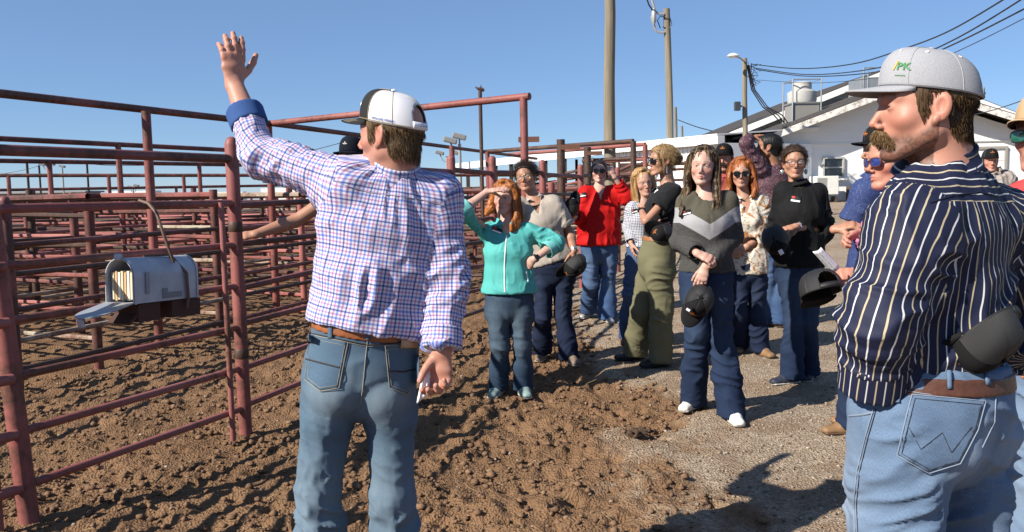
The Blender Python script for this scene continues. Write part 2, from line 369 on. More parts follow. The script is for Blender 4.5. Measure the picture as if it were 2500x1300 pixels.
# pens beyond: a maze of fences
def ln(s, n): return V3(-1.68,4.98)+V3(.302,.953)*s+V3(-.953,.302)*n
pm = [RED, REDD, BROWN, PINK]; rmx = [RED, BROWN, REDD, BROWN, TAN, PINK]
WORD = ['nearest','second','third','fourth','fifth','sixth','seventh','eighth','ninth','tenth','eleventh','twelfth','thirteenth']
rz5 = [.22,.5,.78,1.06,1.34,1.5]; rz6=[.15,.38,.62,.88,1.14,1.4]
run('pen_fence', 'brown and red pipe fence on the far side of the alley behind the mailbox', [ln(-2.6,2.5),ln(.6,2.5),ln(3.4,2.45),ln(6.3,2.5),ln(9.5,2.5)], rz6, 1.5, .042, .024, [REDD,RED,BROWN], [BROWN,REDD,RED,BROWN,TAN], 'pipe fences of the cattle pens')
for i, n in enumerate((4.3, 6.0, 7.8, 9.8, 12., 14.6, 17.6, 21., 25., 30., 36., 43.)):
    s0 = .6+.62*i; pts = [ln(s0+j*(2.7+.3*i)+random.uniform(-.3,.3), n+random.uniform(-.06,.06)) for j in range(-1-(i<4), 7 if i<8 else 6)]
    run('pen_fence', f'{WORD[i+1]} lengthwise pipe fence of the cattle pens, counted from the alley', pts, rz5 if i < 7 else rz5[1::2]+[.3], 1.5+.12*(i%3==1), .045+.01*(i>5), .022+.0028*i, pm, rmx, 'pipe fences of the cattle pens', dome=False)
for i, s in enumerate((1.2, 2.9, 4.6, 6.5, 8.6, 11, 13.8, 17, 21, 26, 32, 40)):
    n0, n1 = 2.6, 13+2.6*i if i < 9 else 44; k = 6 if i < 8 else 7
    pts = [ln(s+.12*(n0+(n1-n0)*j/k), n0+(n1-n0)*j/k) for j in range(k+1)]
    run('pen_fence', f'{WORD[i]} cross fence of the cattle pens beyond the alley', pts, rz5 if i < 8 else rz5[1::2]+[.3], 1.45+.1*(i%2), .042+.008*(i>5), .022+.002*i, pm, rmx, 'cross fences of the cattle pens', dome=False)
# pens straight ahead, between the women and the open shed
for i, (y, x0, x1) in enumerate(((12.6,-2.6,.6),(15.8,-2.,1.4),(19.5,-1.5,3.0),(24,-1.,5.))):
    k = 4; pts = [V3(x0+(x1-x0)*j/k, y+.5*j/k*(-1)) for j in range(k+1)]
    run('pen_fence', f'{WORD[i]} pipe fence across the alley between the women and the open shed', pts, rz5, 1.6, .05, .026+.004*i, [REDD,BROWN,RED], [BROWN,REDD,RED], 'pipe fences in front of the shed', dome=False)
# brown pipe frames in front of the shed
for (a, b, Y, lab) in (((1182,371),(1546,345),15.5,'brown overhead pipe frame in front of the dark shed roof'), ((1240,378),(1575,353),18.,'thin red overhead pipe frame just behind the brown one by the shed')):
    p0, p1 = P(*a, Y+3.), P(*b, Y); t = thing('pipe_goal_frame', lab, 'pipe frame', (p1[0],p1[1],0), 'overhead pipe frames')
    m = BROWN if Y < 17 else RED; pipe('beam', t, p0, p1, .045, m); pipe('post', t, V3(p1[0],p1[1],0), p1, .055, m)
    pipe('rail', t, p0*.3+p1*.7-V3(0,0,.32), p1-V3(0,0,.32), .04, m); pipe('rail', t, p0*.3+p1*.7-V3(0,0,.62), p1-V3(0,0,.62), .03, m)
for px, py, Y, lab in ((1369,341,12.4,'brown steel post with a flat plate, behind the curly haired woman'), (1434,360,16.,'brown steel post with a flat plate, behind the woman in red')):
    q = P(px,py,Y); t = thing('steel_post', lab, 'post', (q[0],q[1],0)); pipe('shaft', t, V3(q[0],q[1],0), q, .062 if Y<14 else .07, BROWN, 12)
    MB().box(q+V3(.13,-.075,-.12), (.30,.012,.075)).build('plate', MATS['rust_plate'], t)
# thin pole with a weather vane like bracket
q = P(1172,222,12.); t = thing('thin_pole', 'thin brown pole topped by a small bent bracket, rising behind the red beam', 'pole', (q[0],q[1],0))
pipe('shaft', t, V3(q[0],q[1],0), q, .028, BROWN)
MB().tube([q+V3(-.07,0,.055),q+V3(-.03,0,.03),q+V3(.02,0,.02),q+V3(.06,0,-.0)], [.006,.02,.03,.02], 8).tube([q+V3(0,0,0),q+V3(.012,0,.075)], .01, 6).build('bracket', BROWN, t, smooth=True)

# ================================================================ MAILBOX
mb0 = P(292,742,4.02); mb1 = P(452,742,4.42); ax_ = mb1-mb0; ax_[2]*=.3; Lm_ = np.linalg.norm(ax_); ax_ /= Lm_
sd_ = np.cross(ax_, V3(0,0,1)); sd_ /= np.linalg.norm(sd_); up_ = np.cross(sd_, ax_)
t = NT('galvanised_paint'); n = t.noise(9,5); t.color(t.mix(t.ramp(n,[(.35,0.),(.7,1.)]), (.33,.36,.41), (.47,.49,.53))); t.p(Roughness=.5, Metallic=.25); t.bump(t.noise(30,3),.12,.004); MBX = t.m
t = thing('mailbox', 'open grey metal mailbox strapped to the red pipe fence', 'mailbox', mb0)
W, Hh = .185, .225
def arch(o, w=W, h=Hh, n=14):
    r = w/2; return [o+sd_*(-r), *[o+sd_*(-r*math.cos(a))+up_*(h-r+r*math.sin(a)) for a in np.linspace(0,PI,n)], o+sd_*r]
def shell(o0, o1, w, h, th):
    A, B = arch(o0,w,h), arch(o1,w,h); a, b = arch(o0+up_*th,w-2*th,h-2*th), arch(o1+up_*th-ax_*.01,w-2*th,h-2*th); k=len(A); m=MB(); f=[]
    for i in range(k):
        j=(i+1)%k; f += [(i,k+i,k+j,j),(2*k+i,2*k+j,3*k+j,3*k+i),(i,j,2*k+j,2*k+i)]
    f += [tuple(range(k,2*k)), tuple(range(3*k,4*k))[::-1]]
    return m.add(A+B+a+b, f)
body = shell(mb0, mb0+ax_*Lm_, W, Hh, .004).build('box', MBX, t, smooth=True)
for o_ in (.004, Lm_-.012):
    m = MB()
    A, B = arch(mb0+ax_*o_-up_*.003, W+.008, Hh+.007), arch(mb0+ax_*(o_+.012)-up_*.003, W+.008, Hh+.007); k=len(A)
    m.add(A+B, [(i,k+i,k+(i+1)%k,(i+1)%k) for i in range(k-1)])
    m.build('rim', MBX, t, smooth=True)
dn = -(ax_*.93)+up_*-.22; dn/=np.linalg.norm(dn); nn = np.cross(dn, sd_); pts=[]
for p in arch(V3(0,0,0)): pts.append(mb0 + dn*p.dot(up_)*1.05 + sd_*p.dot(sd_) + up_*.001)
MB().poly(pts, nn*.006).build('door', plain('mailbox_door',(.42,.44,.47),.45,metal=.3), t)
MB().box(mb0+dn*.235-nn*.02, (.028,.02,.04), sd_, dn, nn).build('latch', MBX, t, bevel=.005); MB().box(mb0+up_*.232, (.03,.03,.03), sd_, ax_, up_).build('latch', MBX, t, bevel=.005)
q = mb0+ax_*.10-sd_*-(W/2+.004)
side = sd_ if (P(400,700,1)-CAM).dot(sd_) < 0 else -sd_
q = mb0+ax_*.085+side*(W/2+.006)
MB().box(q+up_*.10, (.022,.008,.11), ax_, side, up_).build('flag', plain('mailbox_flag',(.36,.38,.41),.5), t, bevel=.004)
m=MB(); m.box(mb0+ax_*.25+side*(W/2+.002)+up_*.028,(.13,.006,.03),ax_,side,up_); m.box(mb0+ax_*.2+side*(W/2+.003)+up_*.05,(.035,.005,.03),ax_,side,up_); m.build('dent_patch', plain('mailbox_dent',(.26,.28,.31),.5), t, bevel=.004)
bm_ = NT('book_pages'); u0 = bm_.tc(); 
bm_.color(bm_.ramp(bm_.noise(1.0,2,vec=bm_.scale(u0,(90,90,3))), [(.3,(.55,.28,.12)),(.45,(.72,.55,.36)),(.6,(.85,.74,.55)),(.75,(.6,.36,.2))])); bm_.p(Roughness=.8)
bt = thing('booklets', 'stack of cream and orange booklets standing inside the open mailbox', 'booklets', mb0+ax_*.06+up_*.008)
for k in range(9):
    c = mb0+ax_*(.05+.004*k%3)+up_*.085+sd_*(-.068+.0158*k)
    MB().box(c+ax_*.05, (.014,.15,.135+.012*(k%2)), sd_, ax_, up_).build('booklet', plain(f'booklet_{k%3}', [(.80,.68,.48),(.72,.46,.24),(.86,.77,.6)][k%3], .8), bt)
m=MB(); m.box(mb0+ax_*.11-up_*.05, (.16,.14,.09), sd_, ax_, up_); m.box(mb0+ax_*.36-up_*.05, (.16,.2,.09), sd_, ax_, up_); m.box(mb0+ax_*.02-up_*.075,(.15,.08,.012),sd_,ax_*.8+up_*.6,up_*.8-ax_*.6)
m.build('wood_block', plain('dark_wood_block',(.085,.04,.03),.8,bump=.3), t)
rp = [P(340,490,4.32),P(362,497,4.28),P(382,520,4.24),P(402,580,4.22),P(424,640,4.24)]
rp += [mb0+ax_*.30+side*.03+up_*(Hh+.008), mb0+ax_*.34+side*(W/2+.012)+up_*(Hh-.09), mb0+ax_*.35+side*(W/2+.012)+up_*.0, mb0+ax_*.35+side*(W/2+.0)-up_*.05]
MB().tube(rp, .0085, 8).build('strap_rod', plain('rusty_rod',(.17,.10,.07),.6), t, smooth=True)
MB().tube([mb0+ax_*.16+up_*(Hh+.006), mb0+ax_*.30+up_*(Hh+.006)+side*.03], .007, 6).build('strap_rod', MATS['rusty_rod'], t, smooth=True)
# ================================================================ BUILDINGS
t = NT('white_siding'); n1 = t.noise(3,6,.7); n2 = t.noise(14,5,.7); t.color(t.mix(t.ramp(n1,[(.62,0.),(.75,.5)]), t.mix(n2,(.72,.71,.68),(.84,.83,.80)), (.5,.45,.4))); t.p(Roughness=.7); t.bump(n2,.15,.01); WHT = t.m
t = NT('peeling_siding'); n1 = t.noise(5,6,.75); t.color(t.mix(t.ramp(n1,[(.5,0.),(.62,1.)]), (.68,.66,.62), (.3,.25,.2))); t.p(Roughness=.8); PEEL = t.m
ROOF = plain('dark_shingle',(.07,.06,.055),.9,.3,20,bump=.5); TRIM = PEEL
GLS = plain('window_glass',(.03,.035,.04),.06,.1,3,spec=.8)
def px2(px, py, Y): q = P(px,py,Y); return q
# front gabled block: gable wall in the plane y = YF
YF = 30.; s = YF/FPX
xl, xr = P(1850,400,YF)[0], P(2560,400,YF)[0]; apx = P(2190,214,YF); zb = float(gz(12, 30))-.1; ze = P(1850,352,YF)[2]; xa = apx[0]; za = apx[2]-.12; DEP = 9.
bl = thing('gabled_building', 'white gabled building with peeling fascia boards behind the crowd', 'building', (xa,YF,zb))
zs = P(2000,412-62,YF)[2]
m = MB(); m.poly([(xl,YF,zb),(xr,YF,zb),(xr,YF,ze),(xa,YF,za),(xl,YF,ze)], (0,DEP,0)); m.build('wall', WHT, bl)
# siding boards of the gable: each a part
y0 = zs; k = 0
while y0 < za-.1:
    y1 = min(y0+.38, za-.02)
    f = lambda z: max(0., min(1., (za-z)/(za-ze)))
    a0, a1 = f(y0), f(y1); wl_, wr_ = xa-xl, xr-xa
    MB().quadbox((xa-wl_*a0,YF-.028,y0),(xa+wr_*a0,YF-.028,y0),(xa+wr_*a1,YF-.006,y1-.012),(xa-wl_*a1,YF-.006,y1-.012),(0,.02,0)).build('siding_board', WHT, bl); y0 = y1
MB().box((xa,YF-.03,zs-.03),(xr-xl,.05,.05)).build('ledge', WHT, bl)
OV = .8; th = .12
for sgn, xe in ((-1,xl-.55),(1,xr+.55)):
    zz = za+.16; zE = ze+.16-(.55*(za-ze)/((xa-xl) if sgn<0 else (xr-xa)))
    MB().quadbox((xa,YF-OV,zz),(xa,YF+DEP,zz),(xe,YF+DEP,zE),(xe,YF-OV,zE),(0,0,.10)).build('roof_slope', ROOF, bl)
    MB().quadbox((xa,YF-OV-.04,zz-.17),(xe,YF-OV-.04,zE-.17),(xe,YF-OV-.04,zE+.06),(xa,YF-OV-.04,zz+.06),(0,.036,0)).build('fascia_board', PEEL, bl)
# window, sill, air conditioner, garage opening
def window(parent, x0,x1,y0,y1,Y, rail=True):
    a, b = P(x0,y1,Y), P(x1,y0,Y); cx, cz = (a[0]+b[0])/2, (a[2]+b[2])/2; w, h = b[0]-a[0], b[2]-a[2]
    fr = MB()
    for dx in (-1,1): fr.box((cx+dx*(w/2+.02),Y-.05,cz),(.06,.09,h+.1))
    for dz in (-1,1): fr.box((cx,Y-.05,cz+dz*(h/2+.02)),(w+.0,.088,.06))
    if rail: fr.box((cx,Y-.045,cz),(w,.05,.05))
    o = fr.build('window', plain('window_frame',(.55,.54,.51),.5), parent)
    MB().box((cx,Y-.022,cz),(w,.012,h)).build('pane', GLS, o)
    MB().box((cx,Y-.09,cz-h/2-.1),(w+.25,.18,.07)).build('sill', WHT, o)
window(bl, 2010,2056,387,432,YF)
dr = P(2380,362,YF), P(2452,440,YF); w_=dr[1][0]-dr[0][0]; cx=(dr[0][0]+dr[1][0])/2
m=MB(); m.box((cx,YF-.04,dr[0][2]),(w_+.12,.08,.09)); m.box((dr[1][0],YF-.04,(dr[0][2]+zb)/2),(.09,.079,dr[0][2]-zb)); m.box((dr[0][0],YF-.04,(dr[0][2]+zb)/2),(.09,.079,dr[0][2]-zb)); o=m.build('door_frame', plain('door_frame_grey',(.42,.40,.37),.6), bl)
for k in range(4):
    hh=(dr[0][2]-zb)/4; MB().box((cx,YF-.01,zb+hh*(k+.5)),(w_-.1,.03,hh-.03)).build('door_panel', WHT, bl)
a = P(1995,490,29.2); ac = thing('air_conditioner', 'pale metal air conditioning unit on a frame under the building window', 'air conditioner', (a[0],29.2,a[2]))
c0, c1 = P(1985,490,29.2), P(2040,430,29.2); cx,cz=(c0[0]+c1[0])/2,(c0[2]+c1[2])/2; W_,H_=c1[0]-c0[0],c1[2]-c0[2]
MB().box((cx,29.25,cz+.1),(W_,.7,H_-.2)).build('casing', plain('ac_white',(.62,.61,.57),.6), ac, bevel=.02)
for k in range(9): MB().box((cx-.2,28.89,cz-.22+k*.07),(W_*.42,.02,.035)).build('louvre', plain('ac_louvre',(.4,.39,.36),.6), ac)
m=MB()
for dx in (-.35,.35): m.box((cx+dx,29.2,c0[2]+.02),(.06,.5,.24))
m.build('stand', plain('dark_stand',(.08,.06,.05),.7), ac)
c0 = P(2100,470,29.3); o = MB().box((c0[0]+.1,29.4,c0[2]-.1),(.9,.6,.65)).build('crate', plain('dark_crate',(.12,.075,.05),.8), bevel=.02); tag(o,'dark wooden crate against the white wall behind the navy polo shirt','crate')
# rear gabled block
YR = 35.; xl2, xr2 = P(1790,340,YR)[0], P(2520,340,YR)[0]; ap2 = P(2165,176,YR); xa2, za2 = ap2[0], ap2[2]-.1; ze2 = P(1790,332,YR)[2]
b2 = thing('gabled_building', 'taller rear gabled building with weathered clapboards and a vent fan on its roof', 'building', (xa2,YR,zb))
MB().poly([(xl2,YR,zb),(xr2,YR,zb),(xr2,YR,ze2),(xa2,YR,za2),(xl2,YR,ze2)],(0,14,0)).build('wall', WHT, b2)
y0 = ze2-.2
while y0 < za2-.1:
    y1=min(y0+.26,za2-.02); f=lambda z: max(0.,min(1.,(za2-z)/(za2-ze2))); a0,a1=f(y0),f(y1)
    MB().quadbox((xa2-(xa2-xl2)*a0,YR-.03,y0),(xa2+(xr2-xa2)*a0,YR-.03,y0),(xa2+(xr2-xa2)*a1,YR-.006,y1-.01),(xa2-(xa2-xl2)*a1,YR-.006,y1-.01),(0,.02,0)).build('siding_board', WHT, b2); y0=y1
for sgn, xe in ((-1,xl2-.5),(1,xr2+.5)):
    zz=za2+.16; zE=ze2+.16-.5*(za2-ze2)/((xa2-xl2) if sgn<0 else (xr2-xa2))
    MB().quadbox((xa2,YR-.7,zz),(xa2,YR+14,zz),(xe,YR+14,zE),(xe,YR-.7,zE),(0,0,.1)).build('roof_slope', ROOF, b2)
    MB().quadbox((xa2,YR-.74,zz-.2),(xe,YR-.74,zE-.2),(xe,YR-.74,zE+.06),(xa2,YR-.74,zz+.06),(0,.036,0)).build('fascia_board', WHT, b2)
GALV = plain('galvanised',(.42,.44,.46),.45,.2,5,metal=.5)
# roof fan with guard frame, duct, vents
q = P(1957,300,32.5); fn = thing('roof_fan', 'white mushroom vent fan in a steel guard frame on the roof', 'vent fan', q)
MB().box(q+V3(0,0,.35),(1.0,1.0,.8)).build('curb', plain('galv_dark',(.3,.29,.27),.6), fn)
MB().lathe(q+V3(0,0,.75),[(.52,0),(.55,.1),(.55,.42),(.42,.5),(.36,.52),(.36,.78),(.3,.82)],20).build('fan_hood', plain('fan_white',(.54,.53,.50),.5), fn, smooth=True)
m=MB(); 
for dx in (-.55,.55):
    for dy in (-.55,.55): m.tube([q+V3(dx,dy,-.1),q+V3(dx,dy,1.62)],.028,6)
for z in (.72,1.6): m.tube([q+V3(-.55,-.55,z),q+V3(.55,-.55,z),q+V3(.55,.55,z),q+V3(-.55,.55,z),q+V3(-.55,-.55,z)],.024,6)
m.build('guard_frame', GALV, fn)
q = P(2118,215,33.); dc = thing('roof_duct', 'grey metal duct unit and railing on the roof beside the grey cap', 'duct', q)
MB().box(q+V3(.15,.3,.0),(1.1,1.2,.75)).build('duct', GALV, dc, bevel=.03)
m=MB()
for dx in (-.3,-.12,.75): m.tube([q+V3(dx,-.3,-.2),q+V3(dx,-.3,.75)],.025,6)
m.tube([q+V3(-.3,-.3,.74),q+V3(.75,-.3,.74)],.024,6); m.build('railing', GALV, dc)
for px,py,hh in ((2374,276,.3),(2452,300,.25)):
    q=P(px,py,33.); v=thing('roof_vent', 'square capped roof vent right of the grey cap' if px<2400 else 'small round roof vent near the tan cap', 'roof vent', q)
    MB().tube([q-V3(0,0,.5),q+V3(0,0,hh*.6)],.08,8).build('stack', GALV, v); MB().box(q+V3(0,0,hh*.85),(.3,.3,.24)).build('vent_cap', GALV, v)
# long metal sided building and the open shed that continues it
e0, e1 = P(1772,331,28.), P(1500,358,34.); e2 = P(1120,402,47.)
dv = e1-e0; dv[2]=0; dvn = dv/np.linalg.norm(dv); nrm = V3(dvn[1],-dvn[0],0); nrm = nrm if nrm[1]>0 else -nrm
mtl = thing('metal_clad_building', 'long low building with white ribbed metal wall behind the crowd', 'building', (e0[0],e0[1],.4))
CLAD = plain('white_cladding',(.76,.76,.76),.4,.05,4)
g0 = float(gz(e0[0],e0[1])); MB().quadbox((e0[0],e0[1],g0-.3),(e1[0],e1[1],g0-.3),e1-V3(0,0,.25),e0-V3(0,0,.25),nrm*4.).build('wall', CLAD, mtl)
nL = np.linalg.norm((e1-e0)[:2]); npan = 15
for k in range(npan):
    a = e0+(e1-e0)*(k+.04)/npan; b = e0+(e1-e0)*(k+.97)/npan; m = MB()
    m.quadbox((a[0],a[1],g0-.2),(b[0],b[1],g0-.2),b-V3(0,0,.25),a-V3(0,0,.25),-nrm*.012)
    for f in (.05,.5): 
        c=a+(b-a)*f; d=c+dvn*.045; m.quadbox(V3(c[0],c[1],g0-.2)-nrm*.012,V3(d[0],d[1],g0-.2)-nrm*.012,d-V3(0,0,.25)-nrm*.012,c-V3(0,0,.25)-nrm*.012,-nrm*.035)
    m.build('wall_panel', CLAD, mtl)
MB().quadbox(e0-V3(0,0,.28)-nrm*.35,e1-V3(0,0,.28)-nrm*.35,e1-nrm*.35,e0-nrm*.35,nrm*.3).build('fascia_board', CLAD, mtl)
MB().quadbox(e0-nrm*.38+V3(0,0,.003),e1-nrm*.38+V3(0,0,.003),e1+nrm*5+V3(0,0,.35),e0+nrm*5+V3(0,0,.35),(0,0,.05)).build('roof', CLAD, mtl)
sh = thing('open_shed', 'dark open sided cattle shed with a pale roof edge beyond the fences', 'shed', (e1[0],e1[1],.4))
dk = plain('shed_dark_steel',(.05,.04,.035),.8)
MB().quadbox(e1-V3(0,0,.05),e2-V3(0,0,.05),e2+nrm*12+V3(0,0,.75),e1+nrm*12+V3(0,0,.75),(0,0,.08)).build('roof', plain('shed_roof',(.6,.6,.6),.5), sh)
MB().quadbox(e1-V3(0,0,.30)-nrm*.2,e2-V3(0,0,.30)-nrm*.2,e2-nrm*.2+V3(0,0,.05),e1-nrm*.2+V3(0,0,.05),nrm*.15).build('fascia_board', plain('pale_fascia',(.66,.67,.66),.5), sh)
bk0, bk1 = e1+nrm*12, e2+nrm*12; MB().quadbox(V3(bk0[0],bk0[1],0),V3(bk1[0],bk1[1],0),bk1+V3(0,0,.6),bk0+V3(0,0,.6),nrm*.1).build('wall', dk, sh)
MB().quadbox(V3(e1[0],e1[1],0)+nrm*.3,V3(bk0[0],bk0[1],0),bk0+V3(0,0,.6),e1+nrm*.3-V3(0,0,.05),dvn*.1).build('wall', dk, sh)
for k in range(9):
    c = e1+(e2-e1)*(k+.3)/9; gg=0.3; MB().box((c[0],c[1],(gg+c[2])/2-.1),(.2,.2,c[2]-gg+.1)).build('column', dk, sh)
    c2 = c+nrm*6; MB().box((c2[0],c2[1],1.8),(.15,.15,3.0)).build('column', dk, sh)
for z in (.9,1.5):
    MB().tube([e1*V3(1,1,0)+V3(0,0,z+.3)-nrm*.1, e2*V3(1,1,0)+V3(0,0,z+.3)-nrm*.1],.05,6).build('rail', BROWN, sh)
yel = plain('yellow_feed_bunk',(.5,.24,.03),.6)
for k in range(7):
    c = e1+(e2-e1)*(.15+k*.12)+nrm*2; o=MB().box((c[0],c[1],1.05+.05*(k%2)),(1.5,.5,.12)).box((c[0],c[1],.6),(1.3,.3,.7)).build('feed_bunk', yel)
    tag(o,WORD[k]+' yellow feed bunk from the white metal wall, in the shade of the open shed','feed bunk','yellow feed bunks in the shed')
c0=P(1540,420,31.2); o=MB().box((c0[0],31.3,1.5),(.9,.08,2.0)).box((c0[0]-.43,31.3,1.5),(.07,.1,2.06)).box((c0[0]+.43,31.3,1.5),(.07,.1,2.06)).build('sheet_gate', plain('brown_sheet',(.1,.055,.04),.7)); tag(o,'dark brown sheet metal gate left of the white ribbed wall','gate')
c0=P(1575,400,30.8); o=MB()
for dx in (-.35,.35): o.box((c0[0]+dx,30.9,c0[2]-.3),(.08,.08,1.1))
o.box((c0[0],30.9,c0[2]+.22),(.78,.082,.08)); tag(o.build('pipe_arch',BROWN),'small brown square pipe arch against the ribbed white wall','pipe frame')
# far things on the left horizon
def at_far(px,py,Y): return P(px,py,Y)
c=at_far(40,498,150); o=thing('trailer_building','long grey low building on the far left horizon','building',(c[0],150,0))
MB().box((c[0]-4,152,1.6),(34,6,3.2)).build('wall',plain('far_grey',(.3,.31,.31),.7),o); MB().box((c[0]-4,152,3.3),(35,7,.3)).build('roof',plain('far_roof',(.35,.35,.34),.6),o)
for k in range(11): MB().box((c[0]-19+k*3,148.97,1.9),(1.6,.06,1.1)).build('window',GLS,o)
for i,(px,w,hh) in enumerate(((330,18,2.6),(520,26,2.2),(700,20,2.8),(900,22,2.4))):
    c=at_far(px,500,140+9*i); o=thing('livestock_trailer','white livestock trailer parked far beyond the pens '+['behind the mailbox','behind the near red post','behind the reaching arm','behind the plaid shirt'][i],'trailer',(c[0],c[1],0))
    MB().box((c[0],c[1],hh/2+.5),(w*.45,2.5,hh)).build('box',plain('trailer_white',(.7,.7,.68),.5),o); MB().box((c[0],c[1],.45),(w*.4,2.0,.5)).build('chassis',dk,o)
# ================================================================ POLES
t = NT('weathered_wood'); n = t.noise(1,6,.65,vec=t.scale(t.tc(),(14,14,.6))); t.color(t.mix(t.ramp(n,[(.3,0.),(.7,1.)]),(.105,.088,.062),(.25,.215,.155))); t.p(Roughness=.85); t.bump(n,.5,.02); WOOD=t.m
def pole(name,label,px0,py0,px1,py1,Y,r,extra=None,cat='utility pole',tilt=0):
    a,b=P(px0,py0,Y),P(px1,py1,Y+tilt); d=(a-b)/(a[2]-b[2]); base=b-d*(b[2]+.3)
    t=thing(name,label,cat,(base[0],base[1],0)); mb=MB(); mb.tube([base]+[base+(a-base)*f+V3(.02*math.sin(9*f+Y),0,0) for f in (.2,.4,.6,.8)]+[a],[r*1.12,r*1.08,r*1.05,r,r*.97,r*.94],16); mb.build('shaft',WOOD,t,smooth=True); return t,a,base
t1,_,_=pole('utility_pole','thick weathered wooden pole rising out of the frame behind the woman in red',1487,-120,1490,420,19.,.127)
t2,top2,_=pole('utility_pole','wooden pole with looped cable conduits at its top left of the white building',1627,22,1637,345,33.,.14)
HDW=plain('grey_hardware',(.45,.46,.47),.5,metal=.3); BLK=plain('black_cable',(.025,.025,.028),.5)
def cv(*p): return [P(*q) for q in p]
for k,(a,b) in enumerate(((80,52),(35,-8))):
    MB().tube(cv((1622,a,32.9),(1610,a,32.9),(1600,a-6,32.9),(1594,a-26,32.9),(1590,a-40,32.9)),.05,8).build('conduit',HDW,t2,smooth=True)
MB().lathe(P(1596,40,32.8),[(.03,-.35),(.1,-.2),(.1,.1),(.04,.3)],8).build('insulator',HDW,t2,smooth=True)
MB().tube(cv((1596,30,32.9),(1584,12,32.6),(1570,-30,32)),.03,6).tube(cv((1612,70,32.9),(1605,50,32.9),(1612,40,32.9),(1636,45,32.9),(1640,60,32.9),(1632,72,32.9),(1618,66,32.9)),.02,6).build('cable_loop',BLK,t2,smooth=True)
t3,top3,_=pole('light_pole','wooden street light pole with tangled cables in front of the white building',1818,143,1818,390,27.5,.085,cat='light pole')
MB().tube(cv((1816,150,27.4),(1808,143,27.2),(1797,139,27.1)),.025,8).build('lamp_arm',HDW,t3,smooth=True)
q=P(1790,137,27.); MB().lathe(q,[(.03,.09),(.09,.06),(.14,.0),(.12,-.04),(.05,-.07)],12,X=(1.5,0,0)).build('lamp_head',plain('lamp_grey',(.6,.6,.58),.4),t3,smooth=True)
q=P(1800,260,27.3); MB().box(q,(.2,.14,.3)).box(q+V3(.12,0,0),(.1,.05,.06)).build('meter_box',plain('dark_meter',(.06,.065,.07),.4),t3,bevel=.03)
for k in range(5):
    r_=random.Random(k); pts=cv(*[(1826+26*r_.random()+8*math.sin(i*1.9+k),150+i*9+8*r_.random(),27.3-.1*r_.random()) for i in range(7)])
    MB().tube(pts,.011,5).build('cable_loop',BLK,t3,smooth=True)
for k in range(3): MB().tube(cv((1824+2*k,160,27.4),(1835+4*k,220,28),(1862+6*k,262,29),(1890+10*k,282,30),(1905+9*k,300,31)),.022,6).build('drop_cable',BLK,t3,smooth=True)
def wire(label,pts,r,group='overhead cables'):
    q=cv(*pts); n=len(q); out=[]
    for i in range(n-1):
        p0,p1,p2,p3=q[max(i-1,0)],q[i],q[i+1],q[min(i+2,n-1)]
        for s_ in np.linspace(0,1,8,endpoint=(i==n-2)): out.append(.5*((2*p1)+(p2-p0)*s_+(2*p0-5*p1+4*p2-p3)*s_**2+(3*p1-p0-3*p2+p3)*s_**3))
    o=MB().tube(out,r,6,False).build('overhead_cable',BLK,smooth=True); return tag(o,label,'cable',group)
wire('uppermost twisted cable running from the light pole to the top right corner',[(1834,157,27.3),(1950,168,25),(2080,157,22.5),(2200,122,20),(2320,75,17.5),(2490,-25,14)],.016)
wire('middle twisted cable running from the light pole towards the upper right',[(1840,166,27.3),(1960,182,25),(2080,176,22.5),(2200,152,20),(2340,92,17),(2540,-30,14)],.015)
wire('lower twisted cable passing just above the grey cap to the right edge',[(1846,170,27.3),(1960,186,25),(2080,183,22.5),(2190,165,20),(2330,108,17),(2540,2,14)],.015)
wire('thin pale wire crossing the sky right of the grey cap',[(1850,196,27.3),(2000,203,25),(2200,180,20),(2350,120,17),(2540,25,14)],.008)
wire('short thin wire by the roof vents at the right edge',[(2380,280,24),(2440,265,22),(2540,230,19)],.012)
wire('faint wire from the small far poles to the metal building',[(1655,293,60),(1700,310,52),(1762,326,45)],.03)
for i,(px,py,Y,lab) in enumerate(((1649,262,70.,'small distant wooden pole just right of the cable pole'),(1665,308,90.,'farthest small wooden pole above the metal building'))):
    pole('utility_pole',lab,px,py,px+2,400,Y,.13)
# flood light poles
def flood(px,py,Y,h_px,label,heads):
    a=P(px,py,Y); t=thing('floodlight_pole',label,'floodlight pole',(a[0],a[1],0),'floodlight poles over the pens'); MB().tube([V3(a[0],a[1],0),a],.004*Y**.5+.06,8).build('shaft',plain('pole_grey',(.36,.38,.37),.5),t,smooth=True)
    for dx,dz in heads:
        c=a+V3(dx,0,dz); MB().tube([a-V3(0,0,.5),a+V3(dx*.6,0,-.35),c],.05,6).build('lamp_arm',MATS['pole_grey'],t); MB().box(c+V3(0,0,.1),(.75,.5,.28),X=(.96,0,-.25),Z=(.25,0,.96)).build('lamp_head',plain('flood_head',(.28,.28,.27),.4),t,bevel=.05)
flood(1122,352,45,0,'floodlight pole with two lamp heads just left of the thin brown pole',((-.5,.1),(.0,.3)))
flood(1091,382,70,0,'farther floodlight pole with two lamps left of the first',((-.6,.2),(.6,.2)))
flood(115,405,95,0,'pale floodlight pole with a wide lamp bar at far left',((-.5,.1),(.5,.1)))
flood(152,412,110,0,'floodlight pole with one lamp cluster next to the leftmost one',((0,.2),))
flood(325,462,120,0,'low distant floodlight behind the mailbox rod',((-.4,.2),(.5,.4)))
for px,py,Y,lab in ((95,403,60,'thin dark pole at far left between the floodlights'),(65,390,48,'thin dark pole at the far left edge of the pens'),(212,398,55,'thin dark pole standing among the pens behind the mailbox')):
    a=P(px,py,Y); tag(MB().tube([V3(a[0],a[1],0),a],.07,8).build('thin_pole',dk),lab,'pole')
wire('faint sagging wire far behind the near red post',[(620,395,60),(720,378,58),(830,350,55)],.022)
wire('faint wire sagging across the sky above the pens at left',[(-20,430,60),(60,415,60),(150,395,60),(300,405,62),(620,395,66)],.022)
